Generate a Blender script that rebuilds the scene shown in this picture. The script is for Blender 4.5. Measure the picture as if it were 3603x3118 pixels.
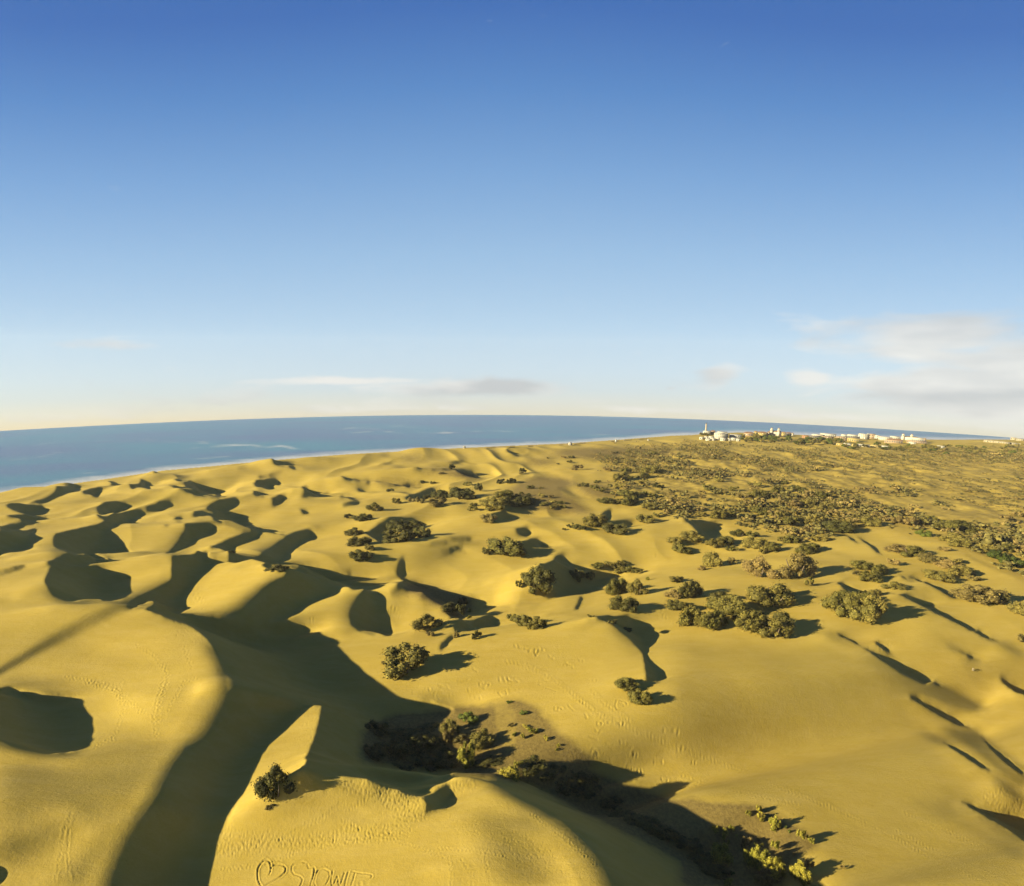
import bpy, math, random, time
import numpy as np

# ------------------------------------------------------------------ camera, light, sky, exposure
for o in list(bpy.data.objects): bpy.data.objects.remove(o)
sc = bpy.context.scene
C = sc.collection
W, Hh = 3603, 3118                       # the photograph, pixels
HCAM = 60.0
PITCH, ROLL, DIP = math.radians(8.41), math.radians(.42), math.radians(5.19)
REARTH = 2 * HCAM / math.tan(DIP) ** 2   # curvature of the land and sea
F = W / 2.0
SAZ, SEL = math.radians(74), math.radians(18)
TE = math.tan(SEL)
sx, sy = math.sin(SAZ), math.cos(SAZ)    # the way the light travels over the ground
fw = np.array([0, math.cos(PITCH), -math.sin(PITCH)])
u0 = np.array([0, math.sin(PITCH), math.cos(PITCH)])
x0v = np.array([1., 0, 0])
rt = math.cos(ROLL) * x0v + math.sin(ROLL) * u0
up = -math.sin(ROLL) * x0v + math.cos(ROLL) * u0

cam = bpy.data.cameras.new('camera')
cam.sensor_fit = 'HORIZONTAL'; cam.sensor_width = 36; cam.lens = 18
cam.clip_start = .5; cam.clip_end = 9000
camo = bpy.data.objects.new('camera', cam); C.objects.link(camo)
from mathutils import Matrix
camo.matrix_world = Matrix(((rt[0], up[0], -fw[0], 0), (rt[1], up[1], -fw[1], 0), (rt[2], up[2], -fw[2], HCAM), (0, 0, 0, 1)))
sc.camera = camo

sun = bpy.data.lights.new('sun', 'SUN'); sun.energy = 5; sun.angle = math.radians(.55); sun.color = (1, .885, .57)
suno = bpy.data.objects.new('sun', sun); C.objects.link(suno)
from mathutils import Vector
suno.rotation_euler = Vector((sx * math.cos(SEL), sy * math.cos(SEL), -math.sin(SEL))).to_track_quat('-Z', 'Y').to_euler()

world = bpy.data.worlds.new('World'); sc.world = world; world.use_nodes = True
wt = world.node_tree; wt.nodes.clear()
def nd(t, kind, **k):
    n = t.nodes.new(kind)
    for a, b in k.items(): setattr(n, a, b)
    return n
def lk(t, a, b): t.links.new(a, b)
def mth(t, op, a, b=None, c=None, clamp=False):
    n = nd(t, 'ShaderNodeMath', operation=op, use_clamp=clamp)
    for i, v in enumerate((a, b, c)):
        if v is None: continue
        if isinstance(v, (int, float)): n.inputs[i].default_value = v
        else: lk(t, v, n.inputs[i])
    return n.outputs[0]
def mixc(t, f, a, b, mode='MIX'):
    n = nd(t, 'ShaderNodeMix', data_type='RGBA', blend_type=mode)
    for s, v in ((n.inputs[0], f), (n.inputs[6], a), (n.inputs[7], b)):
        if isinstance(v, (int, float)): s.default_value = v
        elif isinstance(v, tuple): s.default_value = (*v, 1)[:4]
        else: lk(t, v, s)
    return n.outputs[2]
def ramp(t, f, stops, interp='LINEAR'):
    n = nd(t, 'ShaderNodeValToRGB'); n.color_ramp.interpolation = interp
    e = n.color_ramp.elements
    while len(e) < len(stops): e.new(.5)
    for q, (p, c) in zip(e, stops):
        q.position = p; q.color = (*c, 1)[:4] if isinstance(c, tuple) else (c, c, c, 1)
    lk(t, f, n.inputs[0]); return n
SKY = .05
def build_sky():
    t = wt
    tc = nd(t, 'ShaderNodeTexCoord')
    add = nd(t, 'ShaderNodeVectorMath', operation='ADD'); add.inputs[1].default_value = (0, 0, math.tan(DIP))
    lk(t, tc.outputs['Generated'], add.inputs[0])
    nrm = nd(t, 'ShaderNodeVectorMath', operation='NORMALIZE'); lk(t, add.outputs[0], nrm.inputs[0])
    mx = nd(t, 'ShaderNodeVectorMath', operation='MAXIMUM'); mx.inputs[1].default_value = (-1, -1, .002)
    lk(t, nrm.outputs[0], mx.inputs[0])
    sky = nd(t, 'ShaderNodeTexSky', sky_type='NISHITA', sun_disc=False)
    sky.sun_elevation = SEL; sky.sun_rotation = math.radians(180 + 74)
    sky.altitude = 0; sky.air_density = SKY_AIR; sky.dust_density = SKY_DUST; sky.ozone_density = SKY_OZONE
    lk(t, mx.outputs[0], sky.inputs[0])
    sep = nd(t, 'ShaderNodeSeparateXYZ'); lk(t, nrm.outputs[0], sep.inputs[0])
    z = sep.outputs[2]
    zz = mth(t, 'MULTIPLY', z, mth(t, 'ADD', 1, mth(t, 'MULTIPLY', mth(t, 'MULTIPLY', sep.outputs[0], sep.outputs[0]), .7)))
    air = ramp(t, zz, [(p, tuple(v * .1 for v in c)) for p, c in AIR])
    air = mixc(t, 1.0, air.outputs[0], (10 / EXPO_SKY,) * 3, 'MULTIPLY')
    col = mixc(t, AIR_MIX, sky.outputs[0], air)
    # the horizon on the sun's side is warmer
    side = mth(t, 'ADD', mth(t, 'MULTIPLY', sep.outputs[0], -sx), mth(t, 'MULTIPLY', sep.outputs[1], -sy), clamp=True)
    glow = mth(t, 'MULTIPLY', side, mth(t, 'EXPONENT', mth(t, 'MULTIPLY', mth(t, 'ABSOLUTE', z), -22)))
    col = mixc(t, mth(t, 'MULTIPLY', glow, 1.2, clamp=True), col, mixc(t, 1.0, col, (1.22, 1.07, .78), 'MULTIPLY'))
    # clouds
    az = mth(t, 'ARCTAN2', sep.outputs[0], sep.outputs[1]); el = mth(t, 'ARCSINE', z)
    comb = nd(t, 'ShaderNodeCombineXYZ'); lk(t, az, comb.inputs[0]); lk(t, mth(t, 'MULTIPLY', el, 3.6), comb.inputs[1])
    n1 = nd(t, 'ShaderNodeTexNoise'); n1.inputs['Scale'].default_value = 7; n1.inputs['Detail'].default_value = 7; n1.inputs['Roughness'].default_value = .55; n1.inputs['Distortion'].default_value = .4
    lk(t, comb.outputs[0], n1.inputs['Vector'])
    n2 = nd(t, 'ShaderNodeTexNoise'); n2.inputs['Scale'].default_value = 3.2; n2.inputs['Detail'].default_value = 4
    sh = nd(t, 'ShaderNodeVectorMath', operation='ADD'); sh.inputs[1].default_value = (4.2, 1.3, 7); lk(t, comb.outputs[0], sh.inputs[0]); lk(t, sh.outputs[0], n2.inputs['Vector'])
    cov = None
    for (pa, pe, wa, we, amp) in CLOUDS:
        dx = mth(t, 'MULTIPLY', mth(t, 'SUBTRACT', az, pa), 1 / wa); dy = mth(t, 'MULTIPLY', mth(t, 'SUBTRACT', el, pe), 1 / we)
        r2 = mth(t, 'ADD', mth(t, 'MULTIPLY', dx, dx), mth(t, 'MULTIPLY', dy, dy))
        g = mth(t, 'MULTIPLY', mth(t, 'EXPONENT', mth(t, 'MULTIPLY', r2, -1)), amp)
        cov = g if cov is None else mth(t, 'MAXIMUM', cov, g)
    # thin bank of low cloud all round the horizon
    low = ramp(t, z, [(0, 0.0), (.012, .34), (.035, .22), (.12, 0.06), (.3, 0.0)])
    cov = mth(t, 'MAXIMUM', cov, low.outputs[0])
    dens = mth(t, 'ADD', mth(t, 'MULTIPLY', mth(t, 'SUBTRACT', n1.outputs[0], .5), 1.5), mth(t, 'SUBTRACT', cov, .30))
    dens = mth(t, 'MULTIPLY', dens, 2.0, clamp=True)
    dens = mth(t, 'SMOOTH_MIN', dens, .8, .3)
    lum = ramp(t, n2.outputs[0], [(.38, (.57, .60, .63)), (.57, (.96, .95, .91))])
    cl = mixc(t, 1.0, lum.outputs[0], (CLOUD_L, CLOUD_L, CLOUD_L), 'MULTIPLY')
    col = mixc(t, dens, col, cl)
    bg = nd(t, 'ShaderNodeBackground'); bg.inputs[1].default_value = SKY
    lk(t, col, bg.inputs[0])
    out = nd(t, 'ShaderNodeOutputWorld'); lk(t, bg.outputs[0], out.inputs[0])
SKY_AIR, SKY_DUST, SKY_OZONE = 1.0, .6, 3.0
EXPO = 1.75
EXPO_SKY = SKY * 2 ** EXPO
AIR_MIX = .9                             # clear air by height over the horizon, laid over the Nishita sky
AIR = [(0, (.74, .705, .575)), (.0212, (.69, .715, .66)), (.05, (.60, .70, .755)), (.0865, (.56, .705, .82)), (.1654, (.465, .66, .845)), (.2869, (.34, .545, .79)), (.4125, (.205, .395, .70)), (.5151, (.105, .262, .59)), (.5932, (.055, .165, .485)), (.8, (.03, .11, .38)), (1, (.025, .09, .33))]
CLOUD_L = 5.2
def ang(px, py):
    d = fw + rt * (px - W / 2) / F - up * (py - Hh / 2) / F
    d = d / np.linalg.norm(d); d = d + [0, 0, math.tan(DIP)]; d /= np.linalg.norm(d)
    return math.atan2(d[0], d[1]), math.asin(d[2])
CLOUDS = []
for (px, py, wpx, hpx, amp) in [(1680, 1362, 340, 30, .8), (1300, 1340, 420, 14, .55), (860, 1395, 260, 30, .36), (2530, 1325, 70, 36, .68), (2855, 1335, 65, 28, .62),
                                (3300, 1190, 310, 80, .66), (3520, 1375, 330, 62, 1.05), (3190, 1345, 190, 26, .66), (3640, 1280, 190, 80, .85), (2600, 1450, 700, 16, .5), (2070, 1343, 70, 8, .45), (270, 1215, 260, 14, .34), (2360, 1368, 25, 8, .4)]:
    a, e = ang(px, py)
    CLOUDS.append((a, e, wpx / F * 1.1, hpx / F * 1.15, amp * 1.22))
build_sky()
sc.view_settings.view_transform = 'Standard'; sc.view_settings.look = 'None'
sc.view_settings.exposure = EXPO; sc.view_settings.gamma = 1; sc.view_settings.use_curve_mapping = False
sc.render.engine = 'CYCLES'
sc.cycles.max_bounces = 6; sc.cycles.diffuse_bounces = 2; sc.cycles.glossy_bounces = 2; sc.cycles.transparent_max_bounces = 4
sc.cycles.use_denoising = True

# ------------------------------------------------------------------ helpers
def project(x, y, z):
    z = z - HCAM
    d = x * fw[0] + y * fw[1] + z * fw[2]
    return W / 2 + F * (x * rt[0] + y * rt[1] + z * rt[2]) / d, Hh / 2 - F * (x * up[0] + y * up[1] + z * up[2]) / d
def ray(px, py):
    px = np.asarray(px, float); py = np.asarray(py, float)
    return (fw[:, None] + rt[:, None] * (px - W / 2) / F - up[:, None] * (py - Hh / 2) / F)
def on_level(px, py, z=0.):
    """where the pixels' rays meet the curved level z"""
    d = ray(np.atleast_1d(px), np.atleast_1d(py)); hz = np.hypot(d[0], d[1]); s = d[2] / hz
    k = 1 / (2 * REARTH); b = s; c = HCAM - z
    disc = np.maximum(b * b - 4 * k * c, 0)
    r = (-b - np.sqrt(disc)) / (2 * k)
    return d[0] / hz * r, d[1] / hz * r
# traced shadow outlines: zone -> (x0, y0, scale) of the survey tile, outlines in tile units
TILE={'R1':(0,1400,.57943),'R2':(1200,1400,.57943),'R3':(2400,1400,.5809),'M1':(0,1900,.57943),'M2':(1200,1900,.57943),
'M3':(2400,1900,.5809),'B1':(0,2400,.57943),'B2':(1200,2400,.57943),'B3':(2400,2400,.5809),'Q1':(1900,1900,.2897),'Q8':(1800,1550,.2912),'Q6':(2400,1600,.2912),'Q7':(3000,1600,.2912),'W1':(860,2930,.2897),'W5':(1780,2240,.2897),'W7':(1900,2500,.338),'S':(0,0,1)}
SHADE=[
('R1','330,565 345,535 400,533 440,540 488,550 470,570 400,590 345,615 260,640 165,640 215,620 290,595'),
('R1','500,575 520,558 600,545 700,530 690,538 640,555 610,580 600,605 560,600 510,590'),
('R1','650,505 720,512 755,520 700,528 672,515'),
('R1','785,530 840,520 905,490 928,500 890,535 915,550 850,548 800,558'),
('R1','920,455 960,470 1060,470 1100,480 1115,495 1040,490 985,495 940,480'),
('R1','1030,525 1070,522 1130,520 1270,520 1310,545 1340,580 1362,607 1290,600 1200,590 1130,560 1080,545'),
('R1','35,650 60,638 140,640 240,655 283,665 280,685 240,705 185,708 130,690 70,670'),
('R1','30,710 80,700 150,712 250,718 315,735 280,750 230,758 170,750 100,735'),
('R1','590,660 630,625 700,625 795,650 770,672 700,698 640,705 600,690'),
('R1','870,682 900,662 970,632 1000,635 1085,640 1040,660 980,675 920,682'),
('R1','1230,668 1370,610 1440,608 1455,620 1420,650 1375,685 1505,706 1490,730 1515,765 1600,800 1700,815 1770,832 1700,830 1560,818 1480,800 1390,770 1300,745 1283,705 1310,690'),
('R1','1165,700 1190,682 1260,680 1290,700 1240,720 1190,718'),
('R1','560,715 620,722 760,688 880,684 840,718 805,750 720,765 595,770 650,745 600,730'),
('R1','320,850 340,825 430,800 590,770 720,765 700,785 660,800 700,830 750,880 778,935 760,960 690,970 560,972 450,960 380,930 325,880'),
('R1','0,820 70,812 150,795 230,785 212,810 225,840 262,852 200,880 110,915 0,958 -150,1010 -150,850'),
('R1','0,770 60,755 170,755 230,762 150,785 60,808 0,818'),
('R1','1000,943 1050,900 1080,860 1100,820 1130,790 1110,758 1140,752 1200,762 1290,768 1330,778 1310,820 1220,850 1190,880 1100,920 1040,945'),
('R1','1270,910 1330,880 1400,850 1480,830 1560,820 1600,830 1530,865 1450,905 1420,930 1340,930'),
('M1','1385,110 1400,92 1500,95 1570,98 1610,65 1680,10 1760,-30 1870,-60 1905,-45 1905,-15 1870,10 1790,70 1725,132 1840,145 1900,162 2071,205 2180,228 2270,245 2305,270 2270,285 2200,292 2130,290 2071,270 1990,235 1840,228 1770,213 1600,170 1470,140 1410,125'),
('M1','275,135 380,98 440,92 480,105 640,112 690,108 610,132 500,160 430,174 340,168 290,150'),
('M1','268,240 300,190 300,170 430,175 500,165 580,155 640,165 720,200 780,220 785,260 795,330 740,350 650,370 580,375 480,375 400,370 330,345 285,290'),
('M1','1040,95 1110,102 1180,85 1250,68 1270,85 1255,105 1270,118 1315,118 1270,170 1200,250 1130,360 1125,410 1105,450 1110,465 1000,470 900,440 860,435 945,385 940,378 850,400 780,428 770,400 790,362 880,325 960,290 1020,260 1045,240 1043,150'),
('M1','0,895 130,905 300,945 470,960 500,985 530,1030 570,1083 580,1153 565,1213 530,1253 490,1278 420,1291 320,1303 230,1293 130,1273 50,1243 0,1213 -250,1163 -250,893'),
('B1','0,1100 40,1110 60,1150 50,1190 0,1239 -100,1300 -200,1300 -200,1100'),
('M1','900,440 1110,452 1250,480 1380,495 1450,470 1480,430 1520,370 1580,300 1680,250 1760,220 1850,230 2000,240 2071,275 2071,292 1950,350 1850,420 1770,475 1690,520 1780,530 1890,550 1950,580 2010,620 2071,675 2131,730 2221,800 2301,860 2401,930 2441,960 2520,1010 2635,1048 2685,1070 2675,1150 2700,1220 2780,1270 2830,1310 2880,1370 2990,1385 3100,1390 3250,1385 3450,1375 3600,1390 3771,1440 3921,1515 4071,1590 4142,1613 4262,1683 4372,1743 4472,1755 4562,1793 4642,1823 4682,1903 4782,1963 4902,2033 4992,2102 5080,2260 3750,2260 3711,2102 3651,1963 3571,1863 3491,1783 3411,1713 3331,1663 3251,1623 3181,1593 3101,1543 3021,1483 2951,1465 2871,1465 2791,1451 2711,1483 2631,1528 2571,1543 2471,1548 2401,1538 2291,1503 2171,1468 2071,1453 1800,1428 1810,1393 1870,1303 1910,1203 1940,1093 1960,983 1950,963 1900,993 1840,1053 1720,1173 1620,1263 1600,1303 1540,1423 1450,1593 1380,1713 1320,1823 1290,1963 1265,2102 1230,2260 640,2260 690,2043 740,1923 790,1823 850,1713 920,1623 980,1513 1020,1433 1050,1373 1090,1323 1110,1283 1120,1253 1200,1243 1240,1213 1280,1153 1330,1063 1372,1000 1388,920 1378,850 1352,780 1325,720 1300,660 1260,600 1200,550 1130,510 1060,485'),
('B2','500,700 560,680 650,650 678,665 680,720 682,755 650,768 600,765 540,780 500,790 520,740'),
('M2','45,440 70,390 110,320 150,300 210,308 255,335 270,370 270,430 290,490 310,540 300,580 200,578 120,560 60,520'),
('M2','290,285 380,250 400,250 470,265 580,300 690,330 760,355 855,360 850,385 885,435 800,470 690,490 660,450 610,400 540,370 440,330 370,310'),
('M2','340,210 345,150 380,105 395,120 390,190 400,205 380,250 355,240'),
('M2','590,655 620,620 680,570 690,600 650,640 610,665'),
('M2','800,500 860,470 920,470 965,492 930,520 870,525 800,550 760,560 700,560 680,520 740,500'),
('Q1','540,955 660,930 860,912 900,940 1070,925 1150,985 1270,1000 1340,1050 1400,1110 1435,1170 1410,1230 1350,1300 1330,1360 1325,1381 1340,1420 1380,1480 1440,1540 1500,1580 1530,1680 1440,1720 1290,1720 1280,1560 1270,1440 1240,1360 1160,1280 1060,1180 950,1090 860,1020 760,970 680,955'),
('M2','1415,425 1440,370 1455,330 1440,318 1470,350 1468,385 1440,420'),
('Q1','-60,560 0,370 70,370 190,190 300,180 370,270 500,330 620,330 650,390 860,395 960,440 980,465 850,480 720,520 600,600 360,640 100,690 40,600'),
('R2','1120,880 1160,848 1210,860 1270,900 1200,908 1120,910'),
('R2','1000,320 1030,325 1090,345 1095,352 1040,345'),
('R2','640,375 690,380 745,380 740,400 690,392'),
('R2','150,825 230,775 300,742 420,738 510,747 450,765 300,800 280,860 250,880'),
('R2','540,865 700,860 850,852 760,880 650,893 540,885'),
('R2','1060,785 1110,785 1165,800 1140,835 1110,830'),
('Q8','1100,900 1120,850 1200,795 1215,850 1205,960 1300,965 1490,965 1430,1020 1370,1050 1230,1030 1150,1040'),
('R2','900,720 1000,680 1010,700 1010,715 1080,715 1000,745 950,750'),
('R2','0,590 60,600 150,612 60,615 0,605'),
('R2','20,640 100,625 125,630 110,650 60,658 0,655'),
('R2','100,555 150,555 165,568 120,568'),
('R2','0,475 130,490 200,505 340,510 490,515 490,530 400,535 280,515 150,505 0,485'),
('R2','390,610 430,580 480,555 560,545 580,560 540,590 500,600 420,625'),
('R2','410,430 480,425 640,430 720,450 800,450 830,480 720,470 600,445 480,438'),
('R2','580,930 640,925 680,905 740,905 755,935 700,930 690,955 640,950'),
('Q8','10,1045 130,1048 200,1060 255,1090 230,1120 180,1150 120,1120 60,1080'),
('Q8','130,1270 180,1200 240,1165 330,1210 420,1240 460,1285 300,1275 180,1295'),
('R3','0,720 60,740 160,745 240,765 210,800 215,840 170,870 120,870 100,820 60,770'),
('R3','1050,830 1110,860 1180,910 1215,945 1190,935 1120,880'),
('R3','1000,832 1040,850 1080,895 1060,880 1020,850'),
('M3','940,250 980,255 1050,290 1100,310 1080,325 1040,325 990,290'),
('M3','1270,328 1340,330 1440,355 1490,375 1560,420 1680,480 1800,545 1870,590 1960,620 1850,595 1700,520 1560,455 1440,392 1340,347'),
('M3','1310,213 1400,225 1500,260 1590,290 1650,325 1690,355 1640,345 1560,300 1440,250'),
('M3','930,565 1000,580 1050,605 1100,650 1200,690 1290,715 1380,765 1480,820 1580,890 1480,870 1330,810 1200,720 1110,660 1030,612'),
('M3','1160,610 1200,620 1250,655 1275,700 1235,672'),
('M3','1655,665 1740,690 1840,735 1740,710'),
('B3','1370,75 1440,90 1550,150 1660,205 1760,280 1680,262 1560,205 1450,140 1390,100'),
('B3','1590,365 1650,390 1740,435 1820,490 1880,545 1800,515 1700,445 1630,400'),
('B3','1680,720 1800,755 1920,790 2071,815 2200,850 2200,1000 2071,960 1960,880 1850,820 1740,755'),
('M3','1910,820 1980,860 2071,905 2200,960 2200,1000 2071,945 1980,890 1930,845'),
('B3','1800,310 1890,400 2000,480 2071,540 2071,565 1960,490 1860,390'),
('R1','1640,395 1720,400 1790,410 1808,440 1760,435 1690,415'),
('R1','1560,470 1620,470 1720,440 1700,455 1640,475 1590,482'),
('R1','1535,515 1580,490 1640,485 1700,490 1712,515 1640,520 1675,540 1650,558 1600,560 1560,540'),
('R1','1535,570 1590,568 1630,585 1600,592 1550,580'),
('R1','1640,595 1690,592 1770,612 1730,625 1700,650 1650,650 1660,615'),
('R1','1760,535 1870,535 1890,560 1960,575 2050,585 1960,590 1900,600 1820,610 1860,580 1800,550'),
('R1','1825,670 1850,675 1887,690 1870,702 1840,695'),
('R1','985,765 1030,750 1020,765'),
('R1','1050,730 1100,715 1120,735 1090,742'),
('M1','0,190 80,165 180,155 150,180 60,200 0,210 -100,220'),
]

# lit ground that only grazes the light (factor of tan elevation) or faces it (positive slope)
TONE=[
('M3','860,555 1000,585 1120,650 1010,645 890,590',-.8,8),('M3','1480,860 1620,900 1820,1000 1790,1040 1560,940',-.85,9),('B3','1750,270 1860,380 2000,490 2071,550 2071,630 1900,490 1730,310',-.9,9),('B3','1270,20 1400,78 1380,115 1280,70',-.75,8),('B3','1430,290 1600,355 1650,415 1500,350',-.85,8),('B3','1860,540 2000,630 2071,700 2071,770 1940,660',-.85,9),('M3','1600,630 1660,660 1700,690 1640,670',-.85,6),('M3','1860,590 1980,630 2071,680 2071,720 1940,650',-.8,8),
('M3','1080,640 1330,790 1600,900 1800,1033 1640,1033 1380,890 1130,740',-.8,12),
('B3','1560,230 1760,300 1960,450 2071,540 2071,640 1850,470 1600,320',-.85,12),
('B3','1400,720 1680,730 1800,830 1960,940 2071,1010 2071,1080 1800,920 1560,800',-.7,14),
('W7','250,420 1100,250 1500,800 1200,900 900,760 480,600',.02,16),
('B2','180,50 420,40 470,100 400,150 300,120',.05,8),
('B1','0,500 200,480 500,560 800,560 980,480 900,720 700,1000 560,1239 350,1239 620,900 400,760 150,860 0,860',-.5),
('M1','790,362 640,430 480,500 300,590 120,700 0,772 -200,860 -200,915 0,815 200,700 400,590 560,510 700,458 790,425',-1.05,5),
('B2','1060,790 1130,770 1210,810 1290,880 1340,950 1260,930 1160,880 1090,840',-.85),
('B2','1300,870 1360,870 1440,940 1500,1010 1560,1100 1500,1080 1400,990 1330,930',-.35),
('B2','690,745 740,700 800,660 850,640 830,690 770,730 720,760',.28),
('B2','450,1120 620,1080 700,1150 650,1239 480,1239',.22),
('B2','820,780 960,800 1100,900 1200,1050 1280,1230 1000,1230 900,1000',-.45),
('B1','0,930 120,930 300,900 420,870 380,950 200,1020 90,1080 0,1090',-.7),
('B1','600,60 900,60 1000,120 960,250 760,260 640,200',.24),
('B1','330,1060 520,880 760,720 700,850 540,1020 420,1120',.16),
('B1','430,430 700,350 950,330 1100,400 950,600 700,720 500,700',-.25),
('M1','0,830 200,850 420,880 430,940 250,930 0,890',-.6),
('M1','500,520 800,470 1000,520 1100,640 1000,760 700,700 500,620',.12),
('M1','1150,380 1250,200 1340,120 1500,180 1650,230 1450,330 1350,420 1200,440',.2),
('M3','0,620 500,640 900,640 1150,720 1350,900 1300,1033 0,1033',-.18),
('B3','0,0 1300,0 1500,300 1700,600 1900,900 2071,1100 2071,1239 1000,1239 600,740 0,660',-.2),
('B3','1300,0 1480,60 1400,90 1340,60',-.7),
('B3','1460,290 1600,330 1600,370 1500,330',-.7),
('B3','1560,660 1680,690 1720,740 1640,720',-.75),
('M3','1480,560 1600,640 1650,660 1560,640',-.85),
('M3','1380,860 1480,900 1400,950 1330,900',-.7),
('Q8','300,960 420,880 560,890 600,960 440,1010 340,1010',-.8),
('R2','500,880 620,900 560,960 500,930',-.7),
('M2','430,130 520,60 600,80 640,130 540,180',-.5),
('R1','1560,330 1640,380 1600,400 1500,420 1400,430',.28),
('R1','700,520 900,460 900,490 760,540',.28),
]

# edges where the crest is rounded and the light fades out gradually
SOFT=[('M1','1200,600 1420,680 1540,900 1470,1010 1300,1010 1280,760'),('B1','1250,120 1420,60 1560,180 1350,420 1100,760 900,1300 450,1300 680,900 880,600 1080,330'),
('B2','860,590 1100,600 1450,760 1750,1000 1900,1300 1400,1300 1280,920 1080,780 930,690'),('B1','-200,300 300,390 510,380 490,470 200,480 -200,430'),
('M1','1280,510 1400,400 1500,310 1690,230 1800,270 1660,390 1510,530'),('M1','230,260 330,320 480,350 590,350 570,410 400,410 270,370'),('R1','290,860 380,910 470,950 400,1000 310,960'),
('R1','950,970 1010,890 1070,810 1130,770 1160,820 1110,920 1040,970'),('R1','1550,990 1630,870 1700,840 1750,880 1710,970'),('M2','10,450 50,360 110,300 160,340 100,440 80,580 20,530'),
('Q1','860,1000 1000,1080 1150,1230 1270,1381 1180,1420 1040,1270 890,1120 800,1020'),('M2','1370,430 1410,350 1450,320 1460,400 1430,440'),
('M3','890,560 1100,630 1340,790 1520,890 1330,850 1090,710 940,610'),('B3','1290,60 1400,75 1560,180 1690,260 1600,270 1390,160'),('B3','1530,350 1700,430 1870,540 1750,530 1590,430'),('B3','1630,700 1800,780 1960,890 2100,970 2100,1030 1890,910 1690,790'),
('M3','1240,330 1440,380 1600,450 1800,560 1700,560 1500,460 1330,380'),('B3','1780,330 1900,430 2071,570 2071,620 1880,480'),
('M1','600,380 800,330 1000,250 1060,230 1040,330 900,400 700,440'),('R2','500,870 700,880 640,960 540,950')]
# dunes whose tops stand against the sea: pixel of the foot, width in pixels, height in metres
TOPS=[(203,1722,150,3.2),(533,1680,190,4.6),(360,1700,120,2.2),(760,1655,160,2.6),(915,1640,200,4.6),(1075,1628,230,4.4),(1250,1612,160,2.0),(1475,1596,240,4.0),(1650,1592,160,2.2),(1800,1586,200,2.0),(60,1760,160,2.4)]

# ------------------------------------------------------------------ the dune relief, found from the shadows it has to throw
A0, A1, Y0, Y1 = -1.24, 1.21, 36., 900.
PADX, PADT, PADB, SC = 500, 1350, 3800, .5
def fill(polys, scale=SC):
    w = int((W + 2 * PADX) * scale); h = int((PADB - PADT) * scale)
    m = np.zeros((h, w), bool)
    for p in polys:
        q = (p - [-PADX, PADT]) * scale
        tmp = np.zeros((h, w), bool); n = len(q)
        for i in range(n):
            xa, ya = q[i]; xb, yb = q[(i + 1) % n]
            if ya == yb: continue
            if ya > yb: xa, ya, xb, yb = xb, yb, xa, ya
            r0 = max(0, int(math.ceil(ya - .5))); r1 = min(h - 1, int(math.ceil(yb - .5)) - 1)
            for r in range(r0, r1 + 1):
                c = int(round(xa + (r + .5 - ya) * (xb - xa) / (yb - ya)))
                if c < w: tmp[r, max(0, c):] ^= True
        m |= tmp
    return m
def blur(m, r, n=2):
    m = m.astype(np.float32)
    for _ in range(n):
        for ax in (0, 1):
            k = r if ax else max(1, r // 2)
            c = np.cumsum(np.pad(m, [(k + 1, k) if a == ax else (0, 0) for a in (0, 1)], mode='edge'), axis=ax)
            m = (np.take(c, range(2 * k + 1, c.shape[ax]), ax) - np.take(c, range(0, c.shape[ax] - 2 * k - 1), ax)) / (2 * k + 1)
    return m
def tile_pts(t, s):
    ox, oy, k = TILE[t]
    return np.array([[float(v) for v in p.split(',')] for p in s.split()]) * k + [ox, oy]
def sample(m, px, py):
    i = np.clip(((py - PADT) * SC).astype(int), 0, m.shape[0] - 1); j = np.clip(((px + PADX) * SC).astype(int), 0, m.shape[1] - 1)
    return m[i, j]
class Grid:
    def __init__(s, na, nb, rows=None):
        s.na, s.nb = na, nb
        s.a = np.linspace(A0, A1, na); s.b = np.linspace(math.log(Y0), math.log(Y1), nb) if rows is None else rows
        s.da = s.a[1] - s.a[0]; s.db = s.b[1] - s.b[0]; s.rows = rows
        s.B, s.A = np.meshgrid(s.b, s.a, indexing='ij')
        s.y = np.exp(s.B); s.x = s.A * s.y
        s.drop = (s.x ** 2 + s.y ** 2) / (2 * REARTH)
    def ij(s, x, y):
        y = np.maximum(y, 1.)
        i = (np.log(y) - s.b[0]) / s.db if s.rows is None else np.interp(np.log(y), s.b, np.arange(s.nb))
        return i, (x / y - A0) / s.da
    def at(s, h, x, y):
        i, j = s.ij(x, y)
        i = np.clip(i, 0, s.nb - 1.001); j = np.clip(j, 0, s.na - 1.001)
        i0 = i.astype(int); j0 = j.astype(int); fi = i - i0; fj = j - j0
        return (h[i0, j0] * (1 - fj) + h[i0, j0 + 1] * fj) * (1 - fi) + (h[i0 + 1, j0] * (1 - fj) + h[i0 + 1, j0 + 1] * fj) * fi
def prof(t):
    return np.where(t < .42, -1.85, np.where(t < .8, -1.85 + 2.2 * (t - .42) / .38, .35))
PM = prof(np.linspace(0, 1, 400)).mean()
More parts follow.
